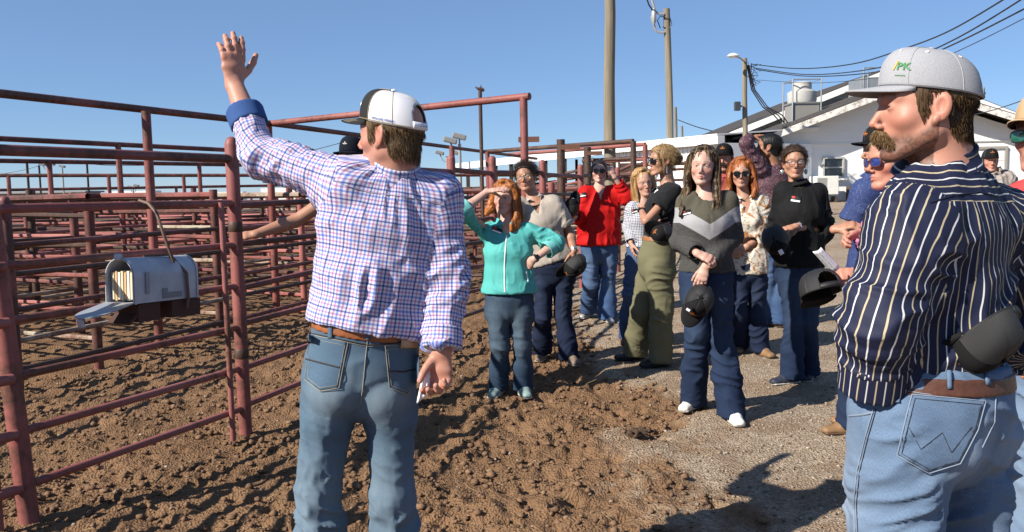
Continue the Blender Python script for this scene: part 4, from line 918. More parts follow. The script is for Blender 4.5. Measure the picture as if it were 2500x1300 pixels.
def cap(H, A, sc, mf, mr, mb, parent=None, label=None, text=(), emblem=None, opening=True, under=None, group=None, strapm=None, tall=.100, brimlen=.072, bend=1., eyel=False, stitch=None, fw=.92):
    H=np.asarray(H,float); A=np.asarray(A,float); a,b,h=.0840,.1085,tall; z0=.040; nt,npz=104,22
    def loc(th,ph):
        c=np.cos(ph)**.60; s=np.sin(ph)**.95; fr=np.clip(np.cos(th),0,1); y=b*np.cos(th)*c*(1+.03*fr*s); x=a*np.sin(th)*c
        return np.stack([x,y-.010,z0+h*s*(1+.04*fr)+.17*y],-1)
    W=lambda q: H+(np.asarray(q)*sc)@A
    th=np.linspace(-PI,PI,nt,endpoint=False); ph=np.linspace(0,PI/2*.985,npz); T,Ph=np.meshgrid(th,ph); v=W(loc(T,Ph).reshape(-1,3)); F=[];fm=[]; UV=[]
    for i in range(npz-1):
        for j in range(nt):
            t0=(th[j]+PI/nt); back=abs(abs(t0)-PI); z=ph[i]
            if opening and back<.50 and .20<z and z< .20+.62*math.sqrt(max(0,1-(back/.50)**2)): continue
            j2=(j+1)%nt; F.append((i*nt+j2,i*nt+j,(i+1)*nt+j,(i+1)*nt+j2)); fm.append(0 if abs(t0)<fw else 1); UV.append([(.1*(t0-PI/nt+dx*2*PI/nt),.1*ph[i+dy]) for dx,dy in ((1,0),(0,0),(0,1),(1,1))])
    k=len(v); v=np.concatenate([v,W(loc(np.array([0.]),np.array([PI/2*.999])))]); 
    for j in range(nt): pass
    F2=[]; 
    if parent is None:
        root=bpy.data.meshes.new('cap')
    me=mesh('cap',v,np.array(F),[mf,mr],True,WO[parent.name] if parent else H,fm); l=me.uv_layers.new(name='UVMap'); l.data.foreach_set('uv',np.array(UV,np.float32).ravel())
    o=link('cap',me,parent)
    if parent is None: o.location=H; WO[o.name]=H.copy(); tag(o,label,'cap',group)
    so=o.modifiers.new('thick','SOLIDIFY'); so.thickness=.0022*sc; so.offset=-1
    top=W(loc(np.array([0.]),np.array([PI/2]))[0]*np.array([0,0,1])+V3(0,-.010,0))
    sphere('button',mb if strapm is None else strapm,o,top,np.array([.0085,.0085,.0042])*sc,A,10)
    m=MB()
    for s_ in (0.,fw,-fw,PI*.5+.42,-PI*.5-.42,PI):
        if s_==PI and opening: pp=np.linspace(.85,PI/2*.98,10)
        else: pp=np.linspace(0.02,PI/2*.98,16)
        m.tube([W(x)+nrm_(W(x)-(H+A[2]*.06*sc))*.0003 for x in loc(np.full(len(pp),s_),pp)],.0011*sc,4,False)
    m.tube([W(x)+nrm_(W(x)-H)*.0004 for x in loc(np.linspace(-PI+.02,PI-.02,50),np.full(50,.03))],.0013*sc,4,False)
    m.build('panel_seam',[mr if stitch is None else stitch],o,smooth=True)
    # brim
    nu,nv=31,9; e=1.08; B=[];Fb=[]
    for i in range(nu):
        u=-1+2*i/(nu-1); base=loc(np.array([u*e]),np.array([.0]))[0]; ln=brimlen*(max(0,1-abs(u)**2.4))**.55
        for j in range(nv):
            w=j/(nv-1); q=base+V3(0,ln*w,0)*np.array([1,1,1]); q[0]*=1-.06*w; q[2]+= -.010*w*ln/.072-bend*.018*(u*u)*(w*.6+.0)+bend*.004*w*(1-u*u) -.001; B.append(q)
    for i in range(nu-1):
        for j in range(nv-1): Fb.append((i*nv+j,i*nv+j+1,(i+1)*nv+j+1,(i+1)*nv+j))
    bm=mesh('brim',W(np.array(B)),np.array(Fb)[:,::-1],[mb,under or mb],True,WO[o.name]); bo=link('brim',bm,o); so=bo.modifiers.new('thick','SOLIDIFY'); so.thickness=.0038*sc; so.offset=0; so.material_offset=1 if under else 0; so.material_offset_rim=0
    if stitch is not None:
        for r_ in range(5):
            j=3+r_; m=MB(); m.tube([W(B[i*nv+j])+A[2]*.0022*sc for i in range(3,nu-3)],.0006,4,False); m.build('stitching',stitch,o)
    if opening:
        m=[];Fs=[]; tt=np.linspace(PI-.52,PI+.52,17)
        for x in tt: m+= [W(loc(np.array([x]),np.array([p_]))[0])+nrm_(A[1]*-1)*.0012 for p_ in (.015,.215)]
        for i in range(16): Fs.append((2*i,2*i+2,2*i+3,2*i+1))
        s2=link('strap',mesh('strap',np.array(m),np.array(Fs)[:,::-1],[strapm or mr],True,WO[o.name]),o); so=s2.modifiers.new('thick','SOLIDIFY'); so.thickness=.0018; so.offset=0
        m=MB()
        for x in np.linspace(PI-.16,PI+.20,4):
            q=W(loc(np.array([x]),np.array([.115]))[0])-A[1]*.0024; m.lathe(q,[(.0001,0),(.0022*sc,.0002),(.0022*sc,.0005)],8,A[0],A[2],-A[1])
        m.build('snap_hole',plain('dark_hole',(.05,.05,.06),.7),o)
    if eyel:
        for x in (.45,1.25,-.45,-1.25,2.2,-2.2):
            q=loc(np.array([x]),np.array([.98]))[0]; n_=nrm_((q-V3(0,-.01,.05)))@A; t1=nrm_(np.cross(n_,A[2])); t2=np.cross(n_,t1)
            MB().tube([W(q)+n_*.0006+(t1*math.cos(a_)+t2*math.sin(a_))*.0032*sc for a_ in np.linspace(0,2*PI,9)],.0010*sc,5,False).build('eyelet',plain('eyelet_pale',(.6,.6,.6),.7),o,smooth=True)
    def put(name,gv,gf,size,th0,ph0,mat,off=.0022):
        q=loc(th0-gv[:,0]*size/.098, np.clip(ph0+gv[:,1]*size/.105,.02,1.4)); ww=W(q); c=H+A[2]*.05*sc; ww=ww+np.array([nrm_(x-c) for x in ww])*off*sc
        me=mesh(name,ww,gf,[mat],False,WO[o.name]); link(name,me,o)
    for (s_,size,th0,ph0,mat) in text: gv,gf=text_geo(s_,True); put('lettering',gv*np.array([1,1,1]),gf,size,th0,ph0,mat)
    if emblem: gv,gf=emb_geo(); put('emblem',gv,gf,emblem[0],emblem[2] if len(emblem)>2 else 0.,.42,emblem[1])
    return o
def glasses(parent, hd, frame, lens, kind='sun', wlens=.0275, hlens=.0215, name='sunglasses'):
    H,A,sc=hd; W=lambda q: H+(np.asarray(q)*sc)@A; y0=.1045; fo=MB(); cps=[]
    def ring(x,k=22):
        L=[]
        for i in range(k):
            t=2*PI*i/k; c,s=math.cos(t),math.sin(t); u=np.sign(c)*abs(c)**.62*wlens; w=np.sign(s)*abs(s)**.66*hlens; u*=1-.10*(s<0)*abs(s); L.append(V3(x*.0335+u*1., y0-.34*max(0,(abs(x*.0335+u)-.02))-.0*w, .0065+w-.002*(s>0)))
        return L
    for x in (-1,1):
        r=ring(x); fo.tube([W(q) for q in r+[r[0],r[1]]],(.0022 if kind=='sun' else .0017)*sc,6,False)
    fo.tube([W((-.008,y0+.001,.013)),W((0,y0+.003,.0145)),W((.008,y0+.001,.013))],.0026*sc,6)
    o=fo.build(name,frame,parent,smooth=True)
    for x in (-1,1):
        r=ring(x); c=np.mean(r,0)+V3(0,.0025,0); v=[W(c)]+[W(q*.5+c*.5+V3(0,.0012,0)) for q in r]+[W(q) for q in r]; k=len(r); f=[(0,1+i,1+(i+1)%k) for i in range(k)]+[(1+i,1+k+i,1+k+(i+1)%k,1+(i+1)%k) for i in range(k)]
        link('lens',mesh('lens',v,f,[lens],True,WO[parent.name]),o)
        e=x*(.0335+wlens*.95); pts=[W((e,y0-.017,.014)),W((x*.0735,.045,.014)),W((x*.0770,.0,.014)),W((x*.0760,-.018,.006))]
        MB().tube(pts,[.0032*sc]*2+[.0024*sc]*2,6).build('temple',frame,o,smooth=True)
    return o
SUNL=plain('dark_lens',(.008,.008,.009),.12,.05,spec=.35); 
def clear_lens():
    t=NT('clear_lens'); t.color((.9,.92,.92)); t.p(Roughness=.03,Alpha=.05); t.b.inputs['Specular IOR Level'].default_value=.6; return t.m
CLEAR=clear_lens(); BLKP=plain('black_plastic',(.015,.015,.016),.3,spec=.6)
# ================================================================ PEOPLE
SKINTONE={'fair':(.60,.36,.27),'pale':(.66,.43,.345),'tan':(.47,.255,.165),'red':(.56,.285,.205),'brown':(.33,.17,.10),'med':(.52,.30,.21)}
LEATHER=plain('brown_belt_leather',(.16,.06,.025),.5,.25,30); SOLE=plain('shoe_sole',(.6,.58,.52),.6)
def denim(name, c, fade, hi):
    c=[x*.72 for x in c]; fade=[x*.72 for x in fade]; t=NT(name); u,v=t.uv(); uvv=t.tc('UV'); tw=t.noise(1,2,.6,vec=t.scale(uvv,(900,180,1))); big=t.noise(6,4,.6); md=t.noise(1,3,.6,vec=t.scale(uvv,(40,9,1))); at=t.node('Attribute',attribute_name='wear')
    b=t.mix(big,[x*.8 for x in c],[x*1.15 for x in c]); w=t.math('MULTIPLY',at.outputs['Fac'],t.math('ADD',.45,t.math('MULTIPLY',md,.9))); b=t.mix(w,b,fade); b=t.mix(t.ramp(tw,[(.42,0.),(.66,hi)]),b,[min(1,x*1.5+.05) for x in fade])
    t.color(b); t.p(Roughness=.9); t.b.inputs['Specular IOR Level'].default_value=.15; t.bump(tw,.35,.0012); MATS[name]=t.m; return t.m
def inbox(pts, m):
    pts=np.array(pts); return pts.min(0)-m, pts.max(0)+m
def along(pts,t):
    i=min(int(t),len(pts)-2); return pts[i]+(pts[i+1]-pts[i])*(t-i), nrm_(pts[i+1]-pts[i])
PEOPLE={}
def person(key, label, sp):
    Y=sp['Y']; J={}
    for k,q in sp['J'].items(): J[k]=P(q[0],q[1],Y+(q[2] if len(q)>2 else 0.))
    for s in 'RL':
        q=sp['foot'+s]
        if q[0]=='Y': g=P(q[1],900,q[2]); g[2]=float(gz(g[0],g[1]))
        else: g=G(*q)
        J['f'+s]=g; J['a'+s]=g+V3(0,0,.085)
    male=sp.get('male',False); pel=(J['hR']+J['hL'])/2; nk=J['nk']; base=(J['fR']+J['fL'])/2
    root=thing('person',label,'person',base,sp.get('group')); pre=sp.get('hv',.0041 if Y < 6 else .005)
    S=J['sR']-J['sL']; S[2]=0; Sh=J['hR']-J['hL']; Sh[2]=0; S=nrm_(nrm_(S)+.5*nrm_(Sh)); up=nrm_(nk-pel); S=nrm_(S-up*S.dot(up)); Fw=np.cross(up,S); TL=np.linalg.norm(nk-pel)
    hd=(P(sp['head'][0],sp['head'][1],Y+(sp['head'][2] if len(sp['head'])>2 else 0)), face_axes(*[math.radians(x) for x in sp['face']]), sp.get('hs',1.)); H,A,sc=hd
    st=sp['torso']; tp=[pel+up*TL*x[0]+Fw*(x[3] if len(x)>3 else 0) for x in st]; ta=[x[1] for x in st]; tb=[x[2] for x in st]
    arms={s:[J['s'+s],J['e'+s],J['w'+s]] for s in 'RL'}
    # ---- body: one skin mesh (head, neck, chest, arms, hands; a plain core under the clothes)
    V=[];Fc=[];n0=0; tone=np.array(SKINTONE[sp['skin']])*.71
    hsd=head_sdf(male,sp.get('squint',1.),sp.get('fat',1.),sp.get('smile',0.)); nr=sp.get('neck',.060 if male else .049)
    low=.20 if (sp['top'].get('vneck') or sp['top'].get('scoop')) else .055
    def hfn(p):
        q=(p-H)@A.T/sc; d=hsd(q)*sc; d=smin(d,f_seg(H+(V3(0,-.028,-.025)*sc)@A, nk-up*.02,(nr*.98,nr*1.06),(nr*1.05,nr*1.1),S)(p),.022)
        c=Sdf(); c.chain(tp[-3:],[x-.016 for x in ta[-3:]],[x-.014 for x in tb[-3:]],S,.03)
        for s in 'RL': c.u(f_seg(nk-up*.05+(J['s'+s]-nk)*.2,J['s'+s]-up*.01,(.04,.042)),.05)
        d=smin(d,c(p),.04); z_=(p-nk)@up; return np.maximum(np.maximum(d,-low-z_),np.minimum(np.maximum(np.abs((p-nk)@S)-.10,-.105-(p-nk)@Fw),-.01-z_))
    lo,hi=inbox([H+A[2]*.16*sc,H+A[1]*.16*sc,H-A[1]*.15*sc,H+A[0]*.11*sc,H-A[0]*.11*sc,nk-up*low,nk+S*.10,nk-S*.10,nk+Fw*.13,nk-Fw*.10],.012)
    v,f=extract(hfn,lo,hi,pre); v=relax(v,f,1,.35); q=(v-H)@A.T/sc
    C=skin_colors(q,tone,male,sp.get('lip',tuple(tone*np.array([.88,.50,.50]))),sp.get('brow',(.10,.06,.035)),sp.get('beard'),sp.get('flush',.5)); V.append(v);Fc.append(f);n0+=len(v); CC=[C]
    for s in 'RL':
        hsp=sp.get('hand'+s); arm=arms[s]; r0,r1,r2=sp.get('armr',(.043,.036,.025) if male else (.038,.031,.0215))
        if hsp is None: continue
        sd=Sdf().chain([arm[0],arm[1],arm[1]+(arm[2]-arm[1])*.3,arm[2]],[r0,r1,r1*1.06,r2],[r0,r1,r1*1.0,r2*.86],None,.015)
        d=np.array(hsp['d'],float); sz=sp.get('handsize',1.03 if male else .9); W=arm[2]
        hand_sdf(sd,W,d,np.array(hsp['n'],float),s,sz,hsp.get('curl',(.3,.3,.35,.4)),hsp.get('spread',.1),hsp.get('thumb',.4),tl=hsp.get('tl',1.))
        t0=max(hsp.get('from',hsp.get('from_',.3)),sp['top']['sleeve'][0 if s=='R' else 1]-.22); a0,ad=along(arm,t0); sd.cut(a0,-ad)
        lo,hi=inbox([a0,arm[1],W,W+nrm_(d)*.19*sz,W+nrm_(d)*.1+nrm_(hsp['n'])*.1],.06); v,f=extract(sd,lo,hi,sp.get('handv',.0034 if Y < 5.5 else .0042)); v=relax(v,f,1,.3)
        C=np.tile(tone*np.array(sp.get('armtone',(1,1,1))),(len(v),1)); w=np.exp(-((np.linalg.norm(v-(W+nrm_(d)*.10*sz),axis=1)/.06)**2))[:,None]; C=C*(1-.35*w)+.35*w*C*np.array([1.0,.78,.74]); V.append(v);Fc.append(f+n0);n0+=len(v);CC.append(C)
    ci=[i for i,x in enumerate(st) if x[0]>.08]; core=Sdf().chain([tp[i] for i in ci],[max(.03,ta[i]-.045) for i in ci],[max(.03,tb[i]-.045) for i in ci],S,.03)
    for s in 'RL': core.chain([pel+up*.06,J['h'+s],J['k'+s],J['a'+s]],[.05,.045,.035,.028],k=.015); core.chain([nk-up*.06,J['s'+s]-up*.01],[.04,.03],k=.03); core.chain([J['s'+s],J['e'+s]],[.028,.026],k=.02)
    lo,hi=inbox(list(J.values())+tp,.2); v,f=extract(core,lo,hi,.024,4); V.append(v);Fc.append(f+n0);CC.append(np.tile(tone,(len(v),1)))
    v=np.concatenate(V);f=np.concatenate(Fc); me=mesh('body',v,f,[SKIN],True,WO[root.name]); set_col(me,np.concatenate(CC)); bo=link('body',me,root); TREES[bo.name]=(v,f)
    if not sp.get('noeyes'):
        for x in (-1,1):
            c=H+(V3(x*.031,.0712,.0092)*sc)@A; g=nrm_(A[1]+A[0]*sp.get('gaze',0.)); e=sphere('eye',EYEW,bo,c,.0128*sc,A,14); Ri=np.stack([nrm_(np.cross(g,A[2])),g,A[2]])
            sphere('iris',IRIS,e,c+g*.0085*sc,np.array([.0062,.0050,.0062])*sc,Ri,10)
    # ---- trousers
    pn=sp['pants']; L={s:[J['h'+s],J['k'+s],J['a'+s]] for s in 'RL'}; rt,rk,rh=pn['r']; wt=pn.get('waist',.16); wp=pel+up*TL*wt; pa,pb=pn.get('hip',(.165,.12)); pw=pn.get('waistr',(pa*.92,pb*.92))
    leg=Sdf()
    leg.u(f_seg(wp+up*.04,pel+up*.02,(pw[0],pa*.97),(pw[1],pb),S)); leg.u(f_seg(pel+up*.02,pel-up*.05,(pa*.97,pa*.86),(pb,pb*.9),S),.03)
    for s in 'RL':
        x=1 if s=='R' else -1; h_=J['h'+s]; mid=h_+(J['k'+s]-h_)*.35; cuff=J['a'+s]-V3(0,0,pn.get('drop',.05))
        lg=Sdf().chain([h_-up*.02,mid,J['k'+s],J['k'+s]+(cuff-J['k'+s])*.5,cuff-V3(0,0,.03)],[rt*.93,rt*.85,rk*.91,(rk+rh)/2*.98,rh],[rt*1.05,rt*1.0,rk*1.04,(rk+rh)/2,rh*1.1],Sh,.03)
        lg.u(f_seg(pel-up*.02,J['h'+s]-up*.07,(.07,.085),(pb*.9,.1),Sh),.03); lg.u(f_ell(pel+S*x*.072-up*.055-Fw*(pb*.50),(.082,.075,.085)),.04); leg.u(lg,.006)
        leg.cut(cuff,V3(0,0,-1)) if s=='L' else None
    leg.cut(wp+up*.012,up)
    for s in 'RL': pass
    lo,hi=inbox([J['fR'],J['fL'],wp+S*pa,wp-S*pa,wp+Fw*pb,wp-Fw*pb,J['kR'],J['kL'],pel-Fw*.22,J['fR']+Fw*.05],.13)
    bn=[Bone([wp+up*.05,pel-up*.04],pa,pb,S,.45,(9,34)),]+[Bone([J['h'+s]-up*.05,J['k'+s],J['a'+s]],(rt+rk)/2,(rt+rk)/2,Sh,1.35,(5,38)) for s in 'RL']; hemz={s:J['a'+s][2]-pn.get('drop',.05) for s in 'RL'}
    def pfn(p): 
        d=leg(p); return d
    def wear(v):
        w=np.zeros(len(v))
        for s in 'RL':
            k=J['k'+s]; hmid=(J['h'+s]*.55+k*.45); w=np.maximum(w,.9*np.exp(-(((v-(hmid+Fw*.08))/(.09))**2*np.array([1,1,.22])).sum(1))); w=np.maximum(w,.75*np.exp(-((v-(k+Fw*.07))**2).sum(1)/.012)); w=np.maximum(w,.65*np.exp(-((v-(pel-Fw*pb-up*.06+S*(.08 if s=='R' else -.08)))**2).sum(1)/.009)); w=np.maximum(w,.45*np.exp(-((v-(k-Fw*.07))**2).sum(1)/.03))
        return w
    po=cloth(pn.get('name','jeans'),pfn,lo,hi,pn.get('h',.0093 if Y < 6 else .0112),bn,pn['mat'],root,pn.get('amp',.007),seed=len(key)*1.37,attr={'wear':wear})
    if pn.get('belt'):
        hb=pn.get('belth',.018); c0=wp-up*.024
        bf=lambda p: np.maximum(leg(p)-.0055,np.abs((p-c0)@up)-hb); lo,hi=inbox([wp+S*pa,wp-S*pa,wp+Fw*pb,wp-Fw*pb],.05); bl=cloth('belt',bf,lo,hi,.0045,[Bone([c0-up*.05,c0+up*.05],pa,pb,S)],pn['belt'],root,0)
    sh=sp.get('shoe')
    if sh:
        for s in 'RL':
            az=math.radians(sh.get('az'+s,0)); d=V3(math.sin(az),math.cos(az),0); sd_=V3(d[1],-d[0],0); g=J['f'+s]; a=g-d*.055; b=g+d*.155
            m=Sdf().u(f_seg(a+V3(0,0,.032),g+d*.06+V3(0,0,.034),(.036,.042),(.045,.045),sd_)).u(f_seg(g+d*.05+V3(0,0,.03),b+V3(0,0,.024),(.043,.036),(.036,.026),sd_),.02).u(f_seg(g+V3(0,0,.05)-d*.01,g+V3(0,0,.12)-d*.01,(.042,.040)),.02).cut(g+V3(0,0,.012),(0,0,-1))
            so=Sdf().u(f_seg(a+V3(0,0,.012),g+d*.06+V3(0,0,.012),(.042,.048),(.014,.014),sd_)).u(f_seg(g+d*.05+V3(0,0,.012),b+d*.006+V3(0,0,.012),(.048,.040),(.013,.013),sd_),.01).cut(g-V3(0,0,.004),(0,0,-1)).cut(g+V3(0,0,.02),(0,0,1))
            lo,hi=inbox([a,b,g+V3(0,0,.12)],.06); o=cloth('shoe',m,lo,hi,.0085,[Bone([a,b],.05)],sh['mat'],root,.0015); cloth('sole',so,lo,hi,.0085,[Bone([a,b],.05)],sh.get('sole',SOLE),o,0)
    # ---- top garment
    tpn=sp['top']; hem=tpn['hem']; s=Sdf(); s.chain(tp,ta,tb,S,.03); hp=pel+up*TL*hem; s.cut(hp,-up+np.array(tpn.get('hemtilt',(0,0,0)))); bones=[Bone([tp[0]-up*.1,tp[-1]+up*.03],max(ta)*.95,max(tb)*.95,S,tpn.get('tamp',.8),(17,15),off=.0)]
    sl=tpn['sleeve']; ar=tpn['r']
    for sd in 'RL':
        arm=arms[sd]; shp=J['s'+sd]; s.u(f_seg(nk-up*.055+(shp-nk)*.25,shp-up*.012,(.052,ar[0]*.92)),.05)
        e=sl[0] if sd=='R' else sl[1]; pend,dend=along(arm,e); pts=[shp]+([arm[1]] if e>1 else [])+[pend+dend*.03]
        rr=[ar[0]]+([ar[1]] if e>1 else [])+[ar[2]]; g=Sdf().chain(pts,rr,k=.02)
        if tpn.get('puff'): g.u(f_seg(along(arm,.75)[0],along(arm,min(e-.12,1.15))[0],(.065,tpn['puff'])),.03)
        g.cut(pend,dend); s.u(g,tpn.get('join',.03))
        if e<1.9: s.sub(f_seg(pend-dend*.03,pend+dend*.05,(ar[2]*.86,ar[2]*.9)),.003)
        bones.append(Bone([nk-up*.05+(shp-nk)*.3]+pts[0:1]+pts[1:],(ar[0]+ar[-1])/2,None,Fw,1.15,(6,44)))
        if tpn.get('cuff'):
            cr=ar[2]+tpn['cuff'][1]; c0=pend-dend*tpn['cuff'][0]
            if e>1 or tpn.get('shortcuff'):
                cf=Sdf().u(f_seg(c0-dend*.05,pend+dend*.06,(cr*1.02,cr*1.06))).cut(c0,-dend).cut(pend+dend*.004,dend).sub(f_seg(pend-dend*.02,pend+dend*.08,(cr*.86,cr*.88)),.003); lo,hi=inbox([c0,pend],.1)
                cloth('cuff',cf,lo,hi,tpn.get('h',.008)*.8,[Bone([c0-dend*.05,pend+dend*.05],cr,None,Fw,.7,(5,10))],(tpn['cuffmat'][0 if sd=='R' else 1] if isinstance(tpn.get('cuffmat'),tuple) else tpn.get('cuffmat',tpn['mat'])),root,.004)
    ncr=tpn.get('nkr',nr+.012); nd=nrm_(H+(V3(0,-.028,-.03)*sc)@A-nk); s.sub(f_seg(nk-up*.07+Fw*.012,nk+nd*.16,(ncr*.9,ncr),(ncr*.95,ncr),S),.008)
    if tpn.get('vneck'):
        dp,wv=tpn['vneck']; s.sub(lambda p: np.maximum(np.abs((p-nk)@S)*.85-((p-nk)@up+dp)*wv/dp*.85, .02-((p-nk)@Fw)),.004)
    if tpn.get('scoop'):
        dp,wv=tpn['scoop']; s.sub(f_ell(nk+Fw*.09+up*.02,(wv,.1,dp+.02),np.stack([S,Fw,up])),.004)
    lo,hi=inbox(tp+[hp]+[x for a in arms.values() for x in a],.14); lo=lo-.05; hi=hi+.05
    to=cloth(tpn.get('name','shirt'),s,lo,hi,tpn.get('h',.0093 if Y < 6 else .0112),bones,tpn['mat'],root,tpn.get('amp',.008),seed=len(key)*2.1+1)
    if tpn.get('collar'):
        ch=tpn['collar']; r_=ncr+.004; c0=nk-up*.014+Fw*.003; ax=nrm_(nd*.8+up*.2-Fw*.06)
        def cfn(p):
            q=p-c0; z=q@ax; u=q@S; w=(q-z[:,None]*ax)@Fw*.94-.006; r=np.sqrt(u*u+w*w); R=r_+.020*sm(ch*.75,-.01,z); th=np.abs(np.arctan2(u,w)); op=tpn.get('open',.35)
            return np.maximum(np.maximum(np.abs(r-R)-.0052,np.abs(z-(ch*.42))-ch*.60+.0*th),(op*(.3+np.clip(z/ch,0,1.2))-th)*.05)
        lo,hi=inbox([c0+S*.1,c0-S*.1,c0+Fw*.1,c0-Fw*.1,c0+ax*(ch+.02),c0-ax*.03],.03); cloth('collar',cfn,lo,hi,min(.0044,tpn.get('h',.008)),[Bone([c0-ax*.05,c0+ax*.1],r_,None,S)],tpn.get('collarmat',tpn['mat']),root,.0015)
    info=dict(root=root,J=J,S=S,up=up,Fw=Fw,pel=pel,nk=nk,hd=hd,body=bo,top=to,pants=po,wp=wp,TL=TL,pa=pa,pb=pb,tp=tp,leg=leg,hfn=hfn); PEOPLE[key]=info; return info
def patch(name, target, parent, poly, U, Vv, C, N, mat, off=.003, n=14, thick=.003, label=None):
    """a flat piece cut to poly (in metres along U, Vv about C) laid onto target along -N"""
    tr=tree(target); poly=np.array(poly,float); bmn=bmesh.new(); vs=[bmn.verts.new((x,y,0)) for x,y in poly]; bmn.faces.new(vs)
    lo=poly.min(0); hi=poly.max(0); step=max(hi-lo)/n
    for ax in (0,1):
        for k in range(1,int((hi[ax]-lo[ax])/step)+1):
            co=[0,0,0]; co[ax]=lo[ax]+k*step-.31*step; no=[0,0,0]; no[ax]=1; bmesh.ops.bisect_plane(bmn,geom=bmn.verts[:]+bmn.edges[:]+bmn.faces[:],plane_co=co,plane_no=no)
    bmn.verts.ensure_lookup_table(); fl=np.array([v.co[:] for v in bmn.verts]); fs=[[v.index for v in f.verts] for f in bmn.faces]; bmn.verts.index_update(); fs=[[v.index for v in f.verts] for f in bmn.faces]; bmn.free()
    out=[]; ok=[]; N=nrm_(N); ds=[]
    for x,y,_ in fl:
        p=C+U*x+Vv*y; h=tr.ray_cast(Vector(p+N*.45),Vector(-N),.75); out.append(np.array(h[0])+N*off if h[0] is not None else None)
    good=[o for o in out if o is not None]
    if not good: return None
    md=np.median([(o-C)@N for o in good]); out=[o if o is not None else C+U*fl[i,0]+Vv*fl[i,1]+N*md for i,o in enumerate(out)]
    me=mesh(name,np.array(out),fs,[mat],True,WO[parent.name]); uv=me.uv_layers.new(name='UVMap'); li=np.zeros(len(me.loops),np.int32); me.loops.foreach_get('vertex_index',li); uv.data.foreach_set('uv',fl[li][:,:2].astype(np.float32).ravel())
    o=link(name,me,parent,label=label); so=o.modifiers.new('thick','SOLIDIFY'); so.thickness=thick; so.offset=.2; return o
def seam(name, target, parent, pts, N, r, mat, off=.002):
    tr=tree(target); N=nrm_(N); out=[]
    for p in pts:
        h=tr.ray_cast(Vector(np.asarray(p)+N*.45),Vector(-N),.75)
        if h[0] is not None: out.append(np.array(h[0])+N*off)
    if len(out)<2: return None
    return MB().tube(out,r,5).build(name,mat,parent,smooth=True)
# ================================================================ CLOTH MATERIALS
def line(t, x, per, w, off=0., soft=.15):
    f=t.math('FRACT',t.math('ADD',t.math('DIVIDE',x,per),off+10.)); d=t.math('ABSOLUTE',t.math('SUBTRACT',f,.5)); return t.ramp(d,[(max(0,w/per/2*(1-soft)),1.),(min(1,w/per/2*(1+soft)+.004),0.)])
t=NT('plaid_shirt_cloth'); u,v=t.uv(); W0=(.55,.55,.61); c=None
def plaid_axis(t,x):
    bl=line(t,x,.024,.0062,.0); pk=line(t,x,.024,.0050,.5); dk=line(t,x,.048,.0025,.25); a=t.mix(bl,(1,1,1),(.40,.50,.84)); a=t.mix(pk,a,(.76,.50,.66)); return t.mix(dk,a,(.22,.22,.34))
c=t.mix(1.,plaid_axis(t,u),plaid_axis(t,v),'MULTIPLY'); c=t.mix(1.,c,W0,'MULTIPLY'); t.color(c); t.p(Roughness=.8); t.b.inputs['Specular IOR Level'].default_value=.2; t.bump(t.noise(1,2,.6,vec=t.scale(t.tc('UV'),(900,900,1))),.2,.001); PLAID=t.m
CHAMBRAY=fabric('chambray_cuff',(.05,.11,.30),None,900,.25)
def stripes(name,axis,base,per=.037):
    t=NT(name); u,v=t.uv(); x=u if axis=='u' else v; a=t.mix(line(t,x,per,.0025,.25),base,(.50,.50,.50)); a=t.mix(line(t,x,per,.0028,.75),a,(.38,.32,.21)); t.color(a); t.p(Roughness=.7); t.b.inputs['Specular IOR Level'].default_value=.3; t.bump(t.noise(1,2,.6,vec=t.scale(t.tc('UV'),(900,900,1))),.2,.001); return t.m
STRIPE=stripes('navy_striped_cloth','u',(.007,.010,.034)); STRIPEH=stripes('navy_yoke_cloth','v',(.007,.010,.034),.046); 
J_MID=denim('mid_denim',(.075,.135,.205),(.27,.34,.39),.11); J_LIGHT=denim('light_denim',(.115,.185,.30),(.36,.44,.55),.14); J_DARK=denim('dark_denim',(.016,.030,.072),(.045,.075,.14),.05); J_BLUE=denim('blue_denim',(.045,.09,.20),(.13,.20,.33),.10); J_INK=denim('ink_denim',(.012,.020,.050),(.028,.042,.085),.03); J_WASH=denim('washed_dark_denim',(.018,.042,.085),(.12,.17,.22),.07)
OLIVE=fabric('olive_twill',(.185,.175,.105),None,900,.12)
TEAL=fabric('teal_shell',(.11,.50,.47),None,700,.06,.6); TEALL=fabric('pale_teal_lining',(.20,.58,.56),None,700,.06,.6)
BEIGE=fabric('beige_satin',(.48,.42,.36),None,800,.06,.5); REDB=fabric('red_crepe',(.60,.012,.012),None,700,.08,.7); BLACKT=fabric('black_tee',(.014,.014,.016),None,700,.2,.9,sheen=.1)
BLKB=fabric('black_blouse_cloth',(.013,.013,.014),None,700,.2,.8)
t=NT('gingham_cloth'); u,v=t.uv(); a=t.math('ADD',line(t,u,.014,.007),line(t,v,.014,.007)); t.color(t.ramp(t.math('MULTIPLY',a,.5),[(0,(.60,.60,.62)),(.5,(.2,.21,.26)),(1,(.025,.03,.05))],'CONSTANT')); t.p(Roughness=.85); GING=t.m
t=NT('chevron_sweater'); at=t.tc(); sp=t.node('SeparateXYZ'); t.l.new(at,sp.inputs[0]); A_=t.node('Attribute',attribute_name='chev'); n=t.noise(330,2,.7); n2=t.noise(9,2)
dk=t.ramp(n,[(.40,(.012,.012,.012)),(.62,(.075,.073,.07))]); gr=t.ramp(n,[(.35,(.23,.23,.24)),(.65,(.34,.34,.355))]); ol=t.ramp(n,[(.35,(.050,.046,.032)),(.65,(.075,.069,.048))])
c=t.mix(t.math('GREATER_THAN',A_.outputs['Fac'],0.),dk,gr); c=t.mix(t.math('GREATER_THAN',A_.outputs['Fac'],1.),c,ol); t.color(c); t.p(Roughness=.95); t.bump(n,.4,.002); CHEV=t.m
